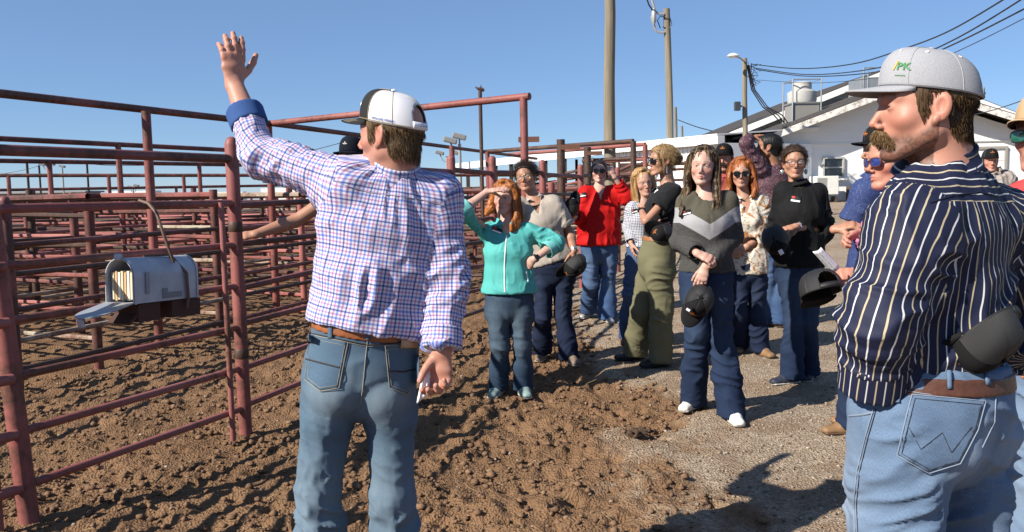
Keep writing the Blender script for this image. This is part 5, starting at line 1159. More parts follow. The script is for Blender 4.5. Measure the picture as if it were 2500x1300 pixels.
t=NT('floral_cloth'); o=t.tc(); v1=t.noise(9,4,.6,dist=1.5); v2=t.noise(15,4,.6,vec=t.scale(o,(1,1,1.7)),dist=2.); v3=t.noise(26,3,.6,dist=1.)
c=t.mix(t.ramp(v1,[(.52,0.),(.58,1.)]),(.54,.49,.41),(.33,.15,.055)); c=t.mix(t.ramp(v2,[(.56,0.),(.61,1.)]),c,(.23,.13,.07)); c=t.mix(t.ramp(v3,[(.62,0.),(.66,1.)]),c,(.10,.16,.15)); c=t.mix(t.ramp(v2,[(.30,1.),(.36,0.)]),c,(.42,.29,.18)); t.color(c); t.p(Roughness=.55); FLOR=t.m
t=NT('maroon_dotted_cloth'); d=t.voro(95,vec=t.tc('UV')); t.color(t.mix(t.ramp(d,[(.28,1.),(.36,0.)]),(.058,.020,.032),(.21,.14,.15))); t.p(Roughness=.8); MAROON=t.m
t=NT('navy_dotted_cloth'); d=t.voro(190,vec=t.tc('UV')); t.color(t.mix(t.ramp(d,[(.20,1.),(.27,0.)]),(.014,.030,.115),(.12,.16,.28))); t.p(Roughness=.8); NAVYD=t.m
PINKB=fabric('pink_blouse_cloth',(.74,.24,.40),None,700,.06,.7); CORAL=fabric('coral_polo_cloth',(.72,.075,.075),None,700,.08,.8); BRICK=fabric('brick_polo_cloth',(.36,.075,.075),None,700,.08,.8)
t=NT('faded_plaid_cloth'); u,v=t.uv(); a=t.mix(line(t,u,.06,.02),(.32,.28,.245),(.18,.15,.135)); a=t.mix(t.math('MULTIPLY',line(t,v,.06,.02,.3),.6),a,(.24,.2,.2)); t.color(a); t.p(Roughness=.85); FPLAID=t.m
CAPBLK=fabric('black_cap_cloth',(.014,.014,.015),None,700,.2,.85); CAPMESHB=meshback('black_cap_mesh',(.010,.010,.011),(.026,.026,.026)); CAPW=meshback('white_cap_mesh',(.78,.78,.82),(.50,.50,.55)); CAPCH=fabric('charcoal_cap_cloth',(.030,.030,.031),None,700,.2,.85)
CAPG=fabric('heather_grey_cap_cloth',(.36,.37,.40),(.52,.52,.55),1500,.05,.9,.3,heather=.6); CAPT=fabric('tan_cap_cloth',(.58,.40,.23),None,700,.06,.85); CAPNV=fabric('dark_navy_cap_cloth',(.012,.016,.026),None,700,.2,.85)
TANST=plain('tan_stitching',(.42,.34,.20),.7); UNDER=plain('dark_brim_under',(.03,.02,.02),.8)
SHW=dict(mat=plain('white_sneaker',(.70,.68,.64),.6,bump=.2)); SHB=dict(mat=plain('brown_boot',(.17,.085,.04),.5),sole=plain('boot_sole',(.05,.035,.025),.7)); SHK=dict(mat=plain('black_shoe',(.018,.017,.016),.4),sole=plain('black_sole',(.02,.02,.02),.6)); SHT=dict(mat=plain('taupe_shoe',(.26,.19,.14),.6)); SHG=dict(mat=plain('tan_boot',(.28,.16,.075),.6),sole=plain('tan_sole',(.12,.07,.04),.7)); SHM=dict(mat=plain('mint_sneaker',(.30,.42,.40),.6,.5,60)); SHS=dict(mat=plain('silver_sneaker',(.42,.43,.45),.4))
sh=lambda b,r,l: dict(b,azR=r,azL=l)
FT=[(-.10,.165,.125),(.10,.165,.125),(.38,.142,.110,.005),(.64,.150,.118,.018),(.84,.150,.090,.0),(.95,.075,.056,0)]
MT=[(-.05,.18,.135),(.15,.185,.135),(.40,.185,.130),(.68,.195,.128),(.85,.180,.098),(.945,.085,.068)]
def wide(T,k,kb=None): return [(x[0],x[1]*k,x[2]*(kb or k),*x[3:]) for x in T]
DN=(0,-.05,-1)
# ---------------------------------------------------------------- the man in plaid, seen from behind
PL=person('plaid','person in a plaid shirt and white backed cap, raising one arm high',dict(Y=2.6,male=True,skin='red',armtone=(1.0,1.0,1.0),head=(953,337),face=(-66,3,0),hs=1.03,hv=.0034,handv=.0028,handsize=1.07,neck=.066,beard=(.30,(.20,.12,.09),-.03),flush=.9,
 J=dict(nk=(962,408,.02),sR=(1068,484,.05),sL=(842,452,-.02),eL=(636,376,.10),wL=(572,205,.22),eR=(1090,690,.0),wR=(1078,860,-.08),hR=(950,905,.02),hL=(812,905,-.02),kR=(958,1205,0),kL=(778,1205,-.03)),
 footR=('Y',960,2.62),footL=('Y',765,2.55),torso=[(.0,.180,.135),(.12,.183,.138),(.24,.192,.142),(.45,.190,.13),(.7,.200,.125),(.86,.185,.098),(.945,.09,.07)],armr=(.047,.040,.029),
 handL=dict(d=(-.02,.06,1),n=(-.62,.78,0),curl=(.10,.14,.20,.30),spread=.08,thumb=.10,from_=.5),handR=dict(d=(-.10,-.05,-1),n=(-.25,-1,.05),curl=(.62,.74,.84,.95),spread=.05,thumb=.75,tl=.72),
 top=dict(name='shirt',mat=PLAID,hem=.215,hemtilt=(0,0,0),sleeve=(1.93,1.60),r=(.077,.057,.052),h=.0068,amp=.0135,tamp=1.15,cuff=(.062,.008),cuffmat=(PLAID,CHAMBRAY),collar=.042,nkr=.072,open=.5,join=.045),
 pants=dict(mat=J_MID,r=(.098,.077,.082),hip=(.178,.13),waistr=(.170,.125),waist=.245,h=.0068,amp=.0105,belt=plain('tooled_tan_belt',(.34,.11,.035),.45,.35,60,bump=.4),belth=.019),shoe=sh(SHB,-10,-25)))
# the near man in navy stripes
ST=person('striped','person in a navy striped shirt and grey cap with a drooping moustache',dict(Y=1.95,male=True,skin='red',head=(2258,273),face=(-80,0,0),hs=1.06,hv=.0029,neck=.064,fat=1.02,beard=(.80,(.034,.021,.013),-.052),squint=.4,
 J=dict(nk=(2298,392,.02),sR=(2415,545,.10),sL=(2234,540,-.09),eL=(2153,775,-.14),wL=(2126,962,-.07),eR=(2500,760,.20),wR=(2530,900,.1),hR=(2345,1000,.07),hL=(2192,1000,-.06),kR=(2330,1470,.06),kL=(2172,1470,-.06)),
 footR=('Y',2340,2.0),footL=('Y',2160,1.9),torso=[(.0,.180,.155),(.12,.182,.155,.01),(.3,.188,.155,.02),(.5,.188,.145,.01),(.70,.186,.138),(.83,.150,.108),(.94,.085,.078)],armr=(.048,.04,.03),
 handL=dict(d=(.18,.22,-1),n=(.75,.6,0),curl=(.3,.3,.3,.3),thumb=.8),
 top=dict(name='shirt',mat=STRIPE,hem=.16,sleeve=(1.9,1.90),r=(.086,.082,.062),h=.0068,amp=.0098,tamp=1.3,cuff=(.075,.012),collar=.042,collarmat=STRIPEH,nkr=.068,open=.5,join=.05),
 pants=dict(mat=J_LIGHT,r=(.115,.095,.09),hip=(.192,.165),waistr=(.180,.160),waist=.185,h=.0068,amp=.013,belt=plain('dark_tooled_belt',(.115,.045,.028),.45,.4,60,bump=.5),belth=.020),shoe=sh(SHB,-40,-45)))
TL=person('teal','person with long copper hair in a teal jacket shading the eyes with one hand',dict(Y=5.73,skin='pale',head=(1232,488,.02),face=(197,2,2),hs=.94,squint=.45,smile=.6,flush=.6,brow=(.28,.13,.06),
 J=dict(nk=(1240,545,.03),sR=(1190,562,.03),sL=(1288,566,.0),eR=(1130,514,-.2),wR=(1190,468,-.13),eL=(1358,594,.0),wL=(1303,634,-.12),hR=(1215,735),hL=(1270,735),kR=(1222,845),kL=(1276,845)),footR=(1216,962),footL=(1277,962),
 torso=[(-.05,.190,.145),(.12,.190,.145),(.35,.170,.132),(.62,.164,.128,.012),(.84,.158,.098),(.95,.078,.06)],handR=dict(d=(.92,-.05,.14),n=(.05,.35,-1),curl=(.10,.12,.14,.2),spread=.03,thumb=.9,**{'from':1.1}),handL=dict(d=(-.55,.6,-.55),n=(.5,.65,.1),curl=(.5,.5,.6,.6),thumb=.6,**{'from':1.2}),
 top=dict(name='jacket',mat=TEAL,hem=.10,sleeve=(1.22,1.45),r=(.068,.060,.055),h=.0072,amp=.0085,tamp=.8,cuff=(.06,.006),cuffmat=TEALL,collar=.05,nkr=.072,open=.75,vneck=(.10,.045)),
 pants=dict(mat=J_WASH,r=(.094,.070,.073),hip=(.168,.125),waist=.18,h=.009,amp=.007),shoe=sh(SHM,195,170)))
BG=person('beige','person with curly dark hair and round glasses in a beige blouse, touching the face',dict(Y=6.82,skin='tan',head=(1284,436,.02),face=(195,3,-9),hs=.99,flush=.35,fat=1.05,
 J=dict(nk=(1303,484,.02),sR=(1268,503),sL=(1350,500),eR=(1240,528,-.16),wR=(1262,463,-.16),eL=(1390,568,.0),wL=(1402,613,-.08),hR=(1328,652),hL=(1374,652),kR=(1326,770),kL=(1374,770)),footR=(1322,876),footL=(1392,886),
 torso=wide(FT,1.14,1.15),handR=dict(d=(.12,.1,1),n=(.8,.6,0),curl=(.25,.9,1.1,1.2),thumb=.5,**{'from':.5}),handL=dict(d=(-.05,-.25,-1),n=(-.8,.5,0),curl=(.4,.45,.5,.6),thumb=.5,**{'from':.5}),armr=(.048,.040,.026),
 top=dict(name='blouse',mat=BEIGE,hem=.07,sleeve=(.70,.80),r=(.082,.078,.082),h=.008,amp=.010,cuff=(.03,.003),vneck=(.14,.06),nkr=.062,collar=.035,open=.9),
 pants=dict(mat=J_INK,r=(.098,.076,.080),hip=(.178,.14),waist=.2,h=.009,amp=.007),shoe=sh(SHT,190,165)))
RD=person('red','person in a loose red blouse holding up sunglasses with one hand beside the wooden pole',dict(Y=8.92,skin='pale',head=(1463,421,.03),face=(187,2,0),hs=1.02,flush=.5,fat=1.08,noeyes=True,lip=(.45,.12,.12),
 J=dict(nk=(1463,456,.02),sR=(1431,472),sL=(1496,470),eR=(1414,528,-.05),wR=(1403,530,-.25),eL=(1533,483,-.06),wL=(1500,432,-.12),hR=(1441,604),hL=(1485,604),kR=(1443,690),kL=(1484,690)),footR=(1437,775),footL=(1483,786),
 torso=[(-.1,.235,.18),(.05,.235,.185),(.3,.225,.18),(.6,.215,.165,.01),(.83,.185,.115),(.95,.085,.065)],handL=dict(d=(-.35,.1,1),n=(-.6,.7,.2),curl=(.5,.6,.8,.9),thumb=.7,**{'from':1.4}),handR=dict(d=(-.2,-.5,.5),n=(.9,.1,.3),curl=(1.,1.1,1.1,1.2),thumb=.7,**{'from':1.4}),handsize=1.0,
 top=dict(name='blouse',mat=REDB,hem=.04,sleeve=(1.75,1.72),r=(.085,.085,.055),h=.0095,amp=.013,vneck=(.17,.06),nkr=.066,cuff=(.05,.003)),
 pants=dict(mat=J_BLUE,r=(.115,.090,.105),hip=(.205,.16),waist=.16,h=.010,amp=.008),shoe=sh(SHS,215,170)))
GI=person('gingham','person with straight blonde hair in a black and white checked shirt',dict(Y=7.3,skin='fair',head=(1571,449,.02),face=(172,-4,-10),hs=.97,smile=.2,brow=(.25,.15,.08),
 J=dict(nk=(1570,497,.02),sR=(1546,511),sL=(1602,508,.03),eR=(1535,556,.0),wR=(1541,594,-.08),eL=(1600,570,.02),wL=(1590,600,-.1),hR=(1553,615),hL=(1594,615),kR=(1538,720),kL=(1590,720)),footR=(1527,838),footL=(1590,845),
 torso=FT,handR=dict(d=(.15,-.1,-1),n=(1,0,0),curl=(.3,.3,.3,.3),**{'from':1.5}),top=dict(name='shirt',mat=GING,hem=.10,sleeve=(1.85,1.85),r=(.064,.055,.042),h=.008,amp=.008,vneck=(.12,.045),nkr=.058,cuff=(.05,.003)),
 pants=dict(mat=J_BLUE,r=(.088,.066,.070),hip=(.16,.12),waist=.18,h=.0095,amp=.007),shoe=sh(SHB,190,170)))
OL=person('olive','person in a black top and wide olive trousers, blonde hair in a bun',dict(Y=6.5,skin='tan',head=(1616,396,.0),face=(-104,2,0),hs=1.0,noeyes=True,flush=.25,brow=(.16,.09,.05),
 J=dict(nk=(1632,447,.02),sR=(1622,474,.15),sL=(1641,472,-.15),eL=(1577,541,-.24),wL=(1566,513,.0),eR=(1592,555,.13),wR=(1594,551,-.10),hR=(1596,640,.09),hL=(1608,640,-.09),kR=(1566,760,.07),kL=(1614,762,-.07)),footR=(1550,878),footL=(1612,895),
 torso=[(-.1,.16,.13),(.1,.155,.125),(.38,.145,.118),(.66,.155,.135,.02),(.84,.150,.096),(.95,.078,.058)],handL=dict(d=(.15,.5,.9),n=(.5,.7,-.4),curl=(.7,.8,.9,.9),thumb=.6,**{'from':.5}),handR=dict(d=(.75,-.5,-.15),n=(.3,.7,.3),curl=(.4,.45,.5,.55),thumb=.4,**{'from':.5}),
 top=dict(name='blouse',mat=BLACKT,hem=.27,sleeve=(.55,.55),r=(.075,.07,.064),h=.008,amp=.008,nkr=.060,scoop=(.05,.09)),
 pants=dict(name='trousers',mat=OLIVE,r=(.100,.086,.092),hip=(.162,.145),waistr=(.14,.125),waist=.31,h=.009,amp=.008,belt=plain('tan_belt',(.36,.15,.06),.5),belth=.017),shoe=sh(SHK,-100,-105)))
SW=person('sweater','person with long dark streaked hair in a chevron striped sweater holding a black cap low',dict(Y=5.07,skin='pale',head=(1716,411,.0),face=(200,1,3),hs=.95,squint=.75,flush=.75,hv=.0036,
 J=dict(nk=(1724,470,.02),sR=(1678,496,.03),sL=(1776,492,.0),eR=(1661,590,.03),wR=(1704,620,-.17),eL=(1792,578,.0),wL=(1722,652,-.17),hR=(1696,692),hL=(1752,692),kR=(1702,812),kL=(1758,818)),footR=(1692,994),footL=(1788,1026),
 torso=[(-.08,.168,.132),(.12,.165,.13),(.38,.148,.12),(.66,.158,.130,.02),(.84,.152,.096),(.95,.078,.058)],handR=dict(d=(.75,-.35,-.35),n=(.1,.6,-.7),curl=(.5,.55,.6,.6),thumb=.7,**{'from':1.5}),handL=dict(d=(-.35,-.12,-1),n=(.3,.9,0),curl=(.3,.4,.5,.6),thumb=.6,**{'from':1.5}),
 top=dict(name='sweater',mat=CHEV,hem=.13,sleeve=(1.88,1.88),r=(.068,.058,.047),h=.0072,amp=.0055,nkr=.066,scoop=(.055,.085)),
 pants=dict(mat=J_DARK,r=(.096,.074,.090),hip=(.168,.128),waist=.22,h=.009,amp=.0075,drop=.06),shoe=sh(SHW,215,180)))
SA=person('stache','person with a moustache and black cap in a brick red polo, behind the others',dict(hv=.0052,Y=8.08,male=True,skin='red',head=(1768,391,.0),face=(204,0,0),hs=1.05,beard=(.3,(.10,.06,.045),-.03),fat=1.1,
 J=dict(nk=(1774,430,.02),sR=(1742,448),sL=(1806,448),eR=(1736,515),wR=(1740,570),eL=(1812,515),wL=(1808,570),hR=(1758,575),hL=(1792,575),kR=(1758,680),kL=(1795,680)),footR=(1762,795),footL=(1800,795),
 torso=MT,handR=dict(d=DN,n=(1,0,0)),handL=dict(d=DN,n=(-1,0,0)),top=dict(name='polo_shirt',mat=BRICK,hem=.05,sleeve=(.7,.7),r=(.085,.08,.075),h=.0095,amp=.01,collar=.04,nkr=.07,open=.5),pants=dict(mat=J_DARK,r=(.098,.08,.08),h=.0125),shoe=sh(SHB,190,170)))
FL=person('floral','person with copper bobbed hair, dark sunglasses and a floral blouse',dict(Y=6.81,skin='med',head=(1810,427,.0),face=(197,0,0),hs=.97,noeyes=True,lip=(.42,.16,.13),
 J=dict(nk=(1816,480,.02),sR=(1782,503,.04),sL=(1855,494,.0),eR=(1785,570,.05),wR=(1795,600,-.05),eL=(1876,562,.02),wL=(1822,603,-.12),hR=(1804,655),hL=(1846,655),kR=(1806,758),kL=(1848,758)),footR=(1806,857),footL=(1858,868),
 torso=wide(FT,1.03),handL=dict(d=(-.75,.1,-.5),n=(.2,.9,0),curl=(.2,.2,.2,.2),thumb=.3,**{'from':1.4}),top=dict(name='blouse',mat=FLOR,hem=-.08,sleeve=(1.85,1.72),r=(.072,.078,.066),h=.0085,amp=.014,vneck=(.15,.06),nkr=.064,collar=.035,open=.9),
 pants=dict(mat=J_INK,r=(.09,.070,.075),hip=(.162,.122),waist=.18,h=.0095,amp=.007),shoe=sh(SHG,200,165)))
MR=person('maroon','person with a black ponytail in a maroon dotted shirt, one hand on the head',dict(hv=.0052,Y=8.03,male=True,skin='brown',head=(1876,362,.0),face=(-68,6,0),hs=1.07,noeyes=True,
 J=dict(nk=(1890,404,.02),sR=(1916,428,.06),sL=(1856,412,-.06),eL=(1821,352,-.12),wL=(1834,337,.12),eR=(1924,500,.05),wR=(1920,560,.0),hR=(1904,560,.02),hL=(1872,560,-.02),kR=(1902,680),kL=(1876,680)),footR=(1902,800),footL=(1880,795),
 torso=MT,handL=dict(d=(.85,.15,.22),n=(.1,.1,-1),curl=(.2,.25,.3,.35),thumb=.5,**{'from':1.5}),handR=dict(d=DN,n=(-1,0,0)),top=dict(name='shirt',mat=MAROON,hem=.0,sleeve=(1.9,1.8),r=(.078,.062,.05),h=.0095,amp=.007,collar=.04,nkr=.07),pants=dict(mat=J_BLUE,r=(.095,.078,.08),h=.0125),shoe=sh(SHB,-40,-60)))
BK=person('black','person with black framed glasses and silver earrings in a black puff sleeved blouse',dict(Y=5.79,skin='tan',head=(1939,400,.0),face=(191,1,0),hs=.96,smile=.5,flush=.35,
 J=dict(nk=(1947,447,.02),sR=(1916,470,.03),sL=(1992,470,.0),eR=(1908,560,.12),wR=(1925,600,-.05),eL=(2004,566,.04),wL=(1942,553,-.19),hR=(1930,655),hL=(1976,655),kR=(1938,785),kL=(1972,785)),footR=(1932,936),footL=(1970,922),
 torso=[(-.2,.175,.14),(.05,.172,.14),(.38,.160,.130),(.66,.162,.135,.015),(.84,.152,.096),(.95,.078,.058)],handL=dict(d=(-.92,-.25,-.22),n=(-.1,.3,-1),curl=(.55,.5,.5,.5),spread=.2,thumb=.8,**{'from':1.1}),
 top=dict(name='blouse',mat=BLKB,hem=.03,sleeve=(1.2,1.24),r=(.078,.085,.078),h=.0078,amp=.010,nkr=.056,puff=.098,collar=.03,open=.0),
 pants=dict(mat=J_DARK,r=(.092,.070,.088),hip=(.165,.125),waist=.14,h=.0092,amp=.007),shoe=sh(dict(mat=plain('navy_sneaker',(.03,.035,.06),.6)),-110,200)))
PK=person('pink','person in tortoiseshell sunglasses and a pink blouse',dict(hv=.0052,Y=3.9,skin='red',head=(2178,398,.0),face=(-99,-2,0),hs=1.12,flush=.9,brow=(.35,.22,.12),noeyes=True,
 J=dict(nk=(2202,470,.02),sR=(2190,515,.17),sL=(2205,520,-.17),eL=(2178,640,-.22),wL=(2096,667,-.12),eR=(2160,600,.2),wR=(2098,570,.02),hR=(2165,760,.08),hL=(2175,760,-.08),kR=(2165,930,.08),kL=(2175,930,-.08)),footR=('Y',2150,3.98),footL=('Y',2165,3.82),
 torso=wide(FT,1.05,1.15),handL=dict(d=(-1,.0,-.12),n=(.0,.8,-.5),curl=(.8,.85,.9,.95),thumb=.7,**{'from':1.4}),handR=dict(d=(-.9,-.1,-.25),n=(.1,-.6,-.6),curl=(.75,.8,.85,.9),thumb=.35,**{'from':1.4}),
 top=dict(name='blouse',mat=PINKB,hem=.0,sleeve=(1.7,1.75),r=(.075,.07,.05),h=.009,amp=.011,nkr=.062),pants=dict(mat=J_INK,r=(.09,.07,.08),h=.0125),shoe=sh(SHK,-95,-100)))
NV=person('navy','person in a navy dotted polo and black cap behind the pink blouse',dict(hv=.0052,Y=4.75,male=True,skin='tan',head=(2150,372,.0),face=(-97,0,0),hs=1.03,noeyes=True,
 J=dict(nk=(2150,432,.02),sR=(2136,466,.18),sL=(2114,472,-.16),eL=(2076,556,-.12),wL=(2040,560,-.34),eR=(2150,560,.2),wR=(2110,600,.1),hR=(2135,690,.09),hL=(2120,690,-.09),kR=(2120,860,.09),kL=(2100,860,-.09)),footR=(2100,1035),footL=(2078,1058),
 torso=MT,handL=dict(d=(.6,-.3,.2),n=(.2,.3,-.9),curl=(.6,.6,.6,.6),**{'from':.5}),handR=dict(d=DN,n=(-1,0,0)),top=dict(name='polo_shirt',mat=NAVYD,hem=.05,sleeve=(.8,.82),r=(.085,.08,.072),h=.009,amp=.009,collar=.04,nkr=.07),pants=dict(mat=J_DARK,r=(.095,.08,.08),h=.0125),shoe=sh(SHG,-90,-95)))
TN=person('tan','person in a tan cap, mirrored sunglasses and coral polo, cut off by the right edge',dict(hv=.0052,Y=2.8,male=True,skin='red',head=(2551,338,.0),face=(-122,0,0),hs=1.05,noeyes=True,neck=.064,
 J=dict(nk=(2565,452,.02),sR=(2510,500,-.05),sL=(2680,500,.1),eR=(2530,690,-.1),wR=(2520,830,-.2),eL=(2700,690),wL=(2700,850),hR=(2530,880,-.05),hL=(2610,880,.05),kR=(2525,1180,-.03),kL=(2610,1180,.05)),footR=('Y',2515,2.8),footL=('Y',2600,2.9),
 torso=MT,handR=dict(d=(-.35,-.2,-.7),n=(.9,0,-.2),curl=(.6,.6,.6,.6),**{'from':.8}),top=dict(name='polo_shirt',mat=CORAL,hem=.12,sleeve=(.75,.75),r=(.085,.08,.075),h=.0075,amp=.009,collar=.04,nkr=.072),pants=dict(mat=J_LIGHT,r=(.105,.085,.085),h=.0085,amp=.008),shoe=sh(SHB,-120,-120)))
FM=person('farman','person in a pale plaid shirt and black cap near the white building',dict(Y=9.6,male=True,skin='red',head=(2417,396,.0),face=(196,0,0),hs=1.05,hv=.005,noeyes=True,
 J=dict(nk=(2424,420,.02),sR=(2400,436),sL=(2456,434),eR=(2396,480),wR=(2400,520),eL=(2486,470,.0),wL=(2462,498,.1),hR=(2412,530),hL=(2444,530),kR=(2412,610),kL=(2444,610)),footR=('Y',2412,9.6),footL=('Y',2444,9.6),
 torso=MT,handR=dict(d=DN,n=(1,0,0)),top=dict(name='shirt',mat=FPLAID,hem=.05,sleeve=(1.9,1.5),r=(.08,.07,.06),h=.011,amp=.011,collar=.04,nkr=.07),pants=dict(mat=J_DARK,r=(.095,.08,.08),h=.0125),shoe=sh(SHB,190,170)))
RE=person('reach','person in a dark cap reaching a bare arm to the red fence',dict(Y=5.5,male=True,skin='tan',head=(864,392,.0),face=(208,-2,0),hs=1.06,hv=.004,
 J=dict(nk=(878,448,.02),sR=(905,486,.2),sL=(828,470,-.05),eL=(722,540,-.12),wL=(622,573,-.3),eR=(950,560,.1),wR=(955,640,.0),hR=(950,690,.08),hL=(900,690,-.05),kR=(955,850),kL=(910,850)),footR=('Y',960,5.55),footL=('Y',915,5.5),
 torso=MT,handL=dict(d=(-.85,-.2,-.1),n=(-.15,.5,-.8),curl=(.9,.95,1.,1.05),thumb=.9,**{'from':.35}),armr=(.05,.043,.030),handsize=1.08,top=dict(name='shirt',mat=BLACKT,hem=.05,sleeve=(.5,.45),r=(.085,.08,.075),h=.01,amp=.009,nkr=.07),pants=dict(mat=J_INK,r=(.095,.08,.08),h=.012),shoe=sh(SHB,190,170)))
# ================================================================ HAIR, CAPS, GLASSES AND WHAT PEOPLE CARRY
ZM=[-.075,-.070,-.062,-.045,.032,.034,-.012,-.012,.036,.060,.080,.092]
ZF=[-.070,-.060,-.040,-.020,.022,.032,.005,.015,.045,.062,.078,.090]
def pr(k): return PEOPLE[k]
def sethair(k, c0, c1, z=ZM, thick=.006, n=2200, ln=.016, c2=None, **kw):
    i=pr(k); return hair_short(i['hd'],i['root'],hair_mat('hair_'+k,c0,c1,c2),strand_mat('strand_'+k,[x*.8 for x in c0],[min(1,x*1.15) for x in c1]),z,thick,n=n,ln=ln,skin=i['hfn'],**kw)
def longhair(k, c0, c1, c2=None, **kw):
    i=pr(k); s1=c2 if c2 else [min(1,x*1.15) for x in c1]
    return hair_long(i['hd'],i['root'],hair_mat('hair_'+k,c0,c1,c2),strand_mat('strand_'+k,[x*.8 for x in c0],s1),**kw)
sethair('plaid',(.075,.045,.022),(.23,.15,.08),n=6500,ln=.015,h=.0035,capped=True,lay=.18,down=.8,mess=.12)
zs_=list(ZM); zs_[6]=-.036; zs_[7]=.004; sethair('striped',(.035,.018,.009),(.125,.075,.035),zs_,n=14000,ln=.011,h=.003,thick=.0025,capped=True,lay=.2,down=.9,mess=.10)
for k,c in (('stache',.02),('tan',.05),('farman',.03),('reach',.03),('navy',.03)): sethair(k,(c*.8,c*.5,c*.3),(c*2.2,c*1.3,c*.8),n=700,h=.006,capped=True)
longhair('teal',(.26,.070,.013),(.56,.20,.05),L=.165,phi0=40,wave=.016,part=.02,front=.05,fl=.05,asym=-.5,puff=1.0,seed=3,n=44,face=74)
longhair('sweater',(.016,.009,.005),(.055,.032,.016),(.36,.24,.12),L=.31,phi0=42,wave=.014,part=.0,front=.085,fl=.038,puff=.98,seed=5,n=50,top=.008,face=82)
longhair('gingham',(.34,.17,.06),(.66,.42,.19),L=.165,phi0=42,wave=.003,part=.012,front=.03,fl=.045,puff=1.0,seed=6,n=30,top=.008,face=74)
longhair('floral',(.20,.045,.010),(.47,.15,.035),L=.185,phi0=46,wave=.010,part=-.012,front=.03,fl=.06,puff=1.08,seed=7,n=34,top=.013,face=76)
sethair('beige',(.012,.008,.006),(.05,.032,.022),ZF,.015,n=3000,ln=.045,down=-.1); sethair('red',(.010,.008,.008),(.035,.025,.022),ZF,.010,n=900,ln=.025,lay=.2)
sethair('olive',(.16,.09,.035),(.52,.34,.16),ZF,.013,n=2600,ln=.030,down=.2,c2=(.62,.44,.24)); sethair('maroon',(.006,.006,.006),(.02,.018,.017),ZM,.010,n=900,ln=.03)
sethair('black',(.022,.012,.007),(.075,.042,.022),ZF,.016,n=2600,ln=.028,down=.2,lay=.3); sethair('pink',(.40,.25,.10),(.70,.52,.30),ZF,.006,n=1800,ln=.03)
def bun(k, c, R, n=900):
    i=pr(k); H,A,sc=i['hd']; C=H+(np.array(c)*sc)@A; fn=lambda p: f_ell(C,R,A)(p)+.010*(noise3((p-C)@A.T*55)-.5); v,f=extract(fn,C-.09,C+.09,.005); me=mesh('hair_bun',v,f,[MATS['hair_'+k]],True,WO[i['root'].name]); q=(v-C)[f]; l=me.uv_layers.new(name='UVMap'); l.data.foreach_set('uv',np.stack([q[...,1]*1.2+q[...,2],q[...,0]],-1).reshape(-1).astype(np.float32))
    o=link('hair_bun',me,i['root']); r=np.random.default_rng(3); L=[]
    for j in r.integers(0,len(v),n):
        d=nrm_(v[j]-C); t_=nrm_(np.cross(d,r.normal(0,1,3))); L.append(np.stack([v[j]+d*.001,v[j]+d*.004+t_*.018,v[j]+t_*.034+d*.004*r.random()]))
    strands('hair_strand',L,.0007,MATS['strand_'+k],o)
bun('olive',(0,-.128,.030),np.array([.034,.036,.036])); bun('maroon',(0,-.105,-.02),np.array([.018,.022,.050]),400); bun('black',(0,-.112,-.01),np.array([.03,.03,.032]),500)
def wisps(k, pts_list, n=40, j=.004):
    i=pr(k); H,A,sc=i['hd']; r=np.random.default_rng(9); L=[]
    for pts in pts_list:
        for _ in range(n): L.append(np.array([H+((np.array(p)+r.normal(0,j,3)*(.3+q))*sc)@A for q,p in enumerate(pts)]))
    strands('hair_wisp',L,.0006,MATS['strand_'+k],i['root'])
wisps('olive',[[(-.055,.07,.07),(-.072,.06,.02),(-.076,.055,-.04),(-.074,.06,-.09)],[(-.07,.04,.05),(-.083,.02,-.02),(-.08,.02,-.08)]],25)
wisps('red',[[(.07,.04,.06),(.082,.03,-.02),(.083,.03,-.10)],[(-.07,.04,.06),(-.082,.03,-.02),(-.08,.035,-.07)]],60)
wisps('black',[[(.07,.03,.07),(.085,.0,.0),(.095,-.02,-.10),(.11,-.02,-.16)],[(-.065,.055,.06),(-.08,.04,.0),(-.082,.03,-.06)]],14,.006)
# moustaches
def moustache(k, w, drop, c0, c1):
    i=pr(k); H,A,sc=i['hd']; s=Sdf()
    for x in (-1,1): s.u(f_seg((x*.004,.100,-.0455),(x*w*.6,.091,-.052),(.0085,.009)),.004).u(f_seg((x*w*.6,.091,-.052),(x*w,.078,-.055-drop),(.009,.0055)),.006)
    lo=H-.16*sc; v,f=extract(lambda p:s((p-H)@A.T/sc)*sc,H-.15,H+.15,.003); nr=vnormals(v,f); me=mesh('moustache',v,f,[hair_mat('hair_m'+k,c0,c1)],True,WO[i['root'].name]); q=((v-H)@A.T)[f]; l=me.uv_layers.new(name='UVMap'); l.data.foreach_set('uv',np.stack([q[...,0]*1.,q[...,2]],-1).reshape(-1).astype(np.float32))
    o=link('moustache',me,i['root']); r=np.random.default_rng(4); L=[]
    for j in r.integers(0,len(v),1400 if k=='striped' else 300):
        ql=(v[j]-H)@A.T; d=nrm_(nr[j]*.35-A[2]*.9+A[0]*np.sign(ql[0])*.5+r.normal(0,.15,3)); L.append(np.stack([v[j]-nr[j]*.001,v[j]+d*.007,v[j]+d*.013-A[2]*.002]))
    strands('whisker',L,.0005,strand_mat('strand_m'+k,c0,c1),o)
moustache('striped',.029,.016,(.09,.05,.02),(.30,.19,.09)); moustache('stache',.03,.012,(.02,.012,.008),(.06,.035,.02))
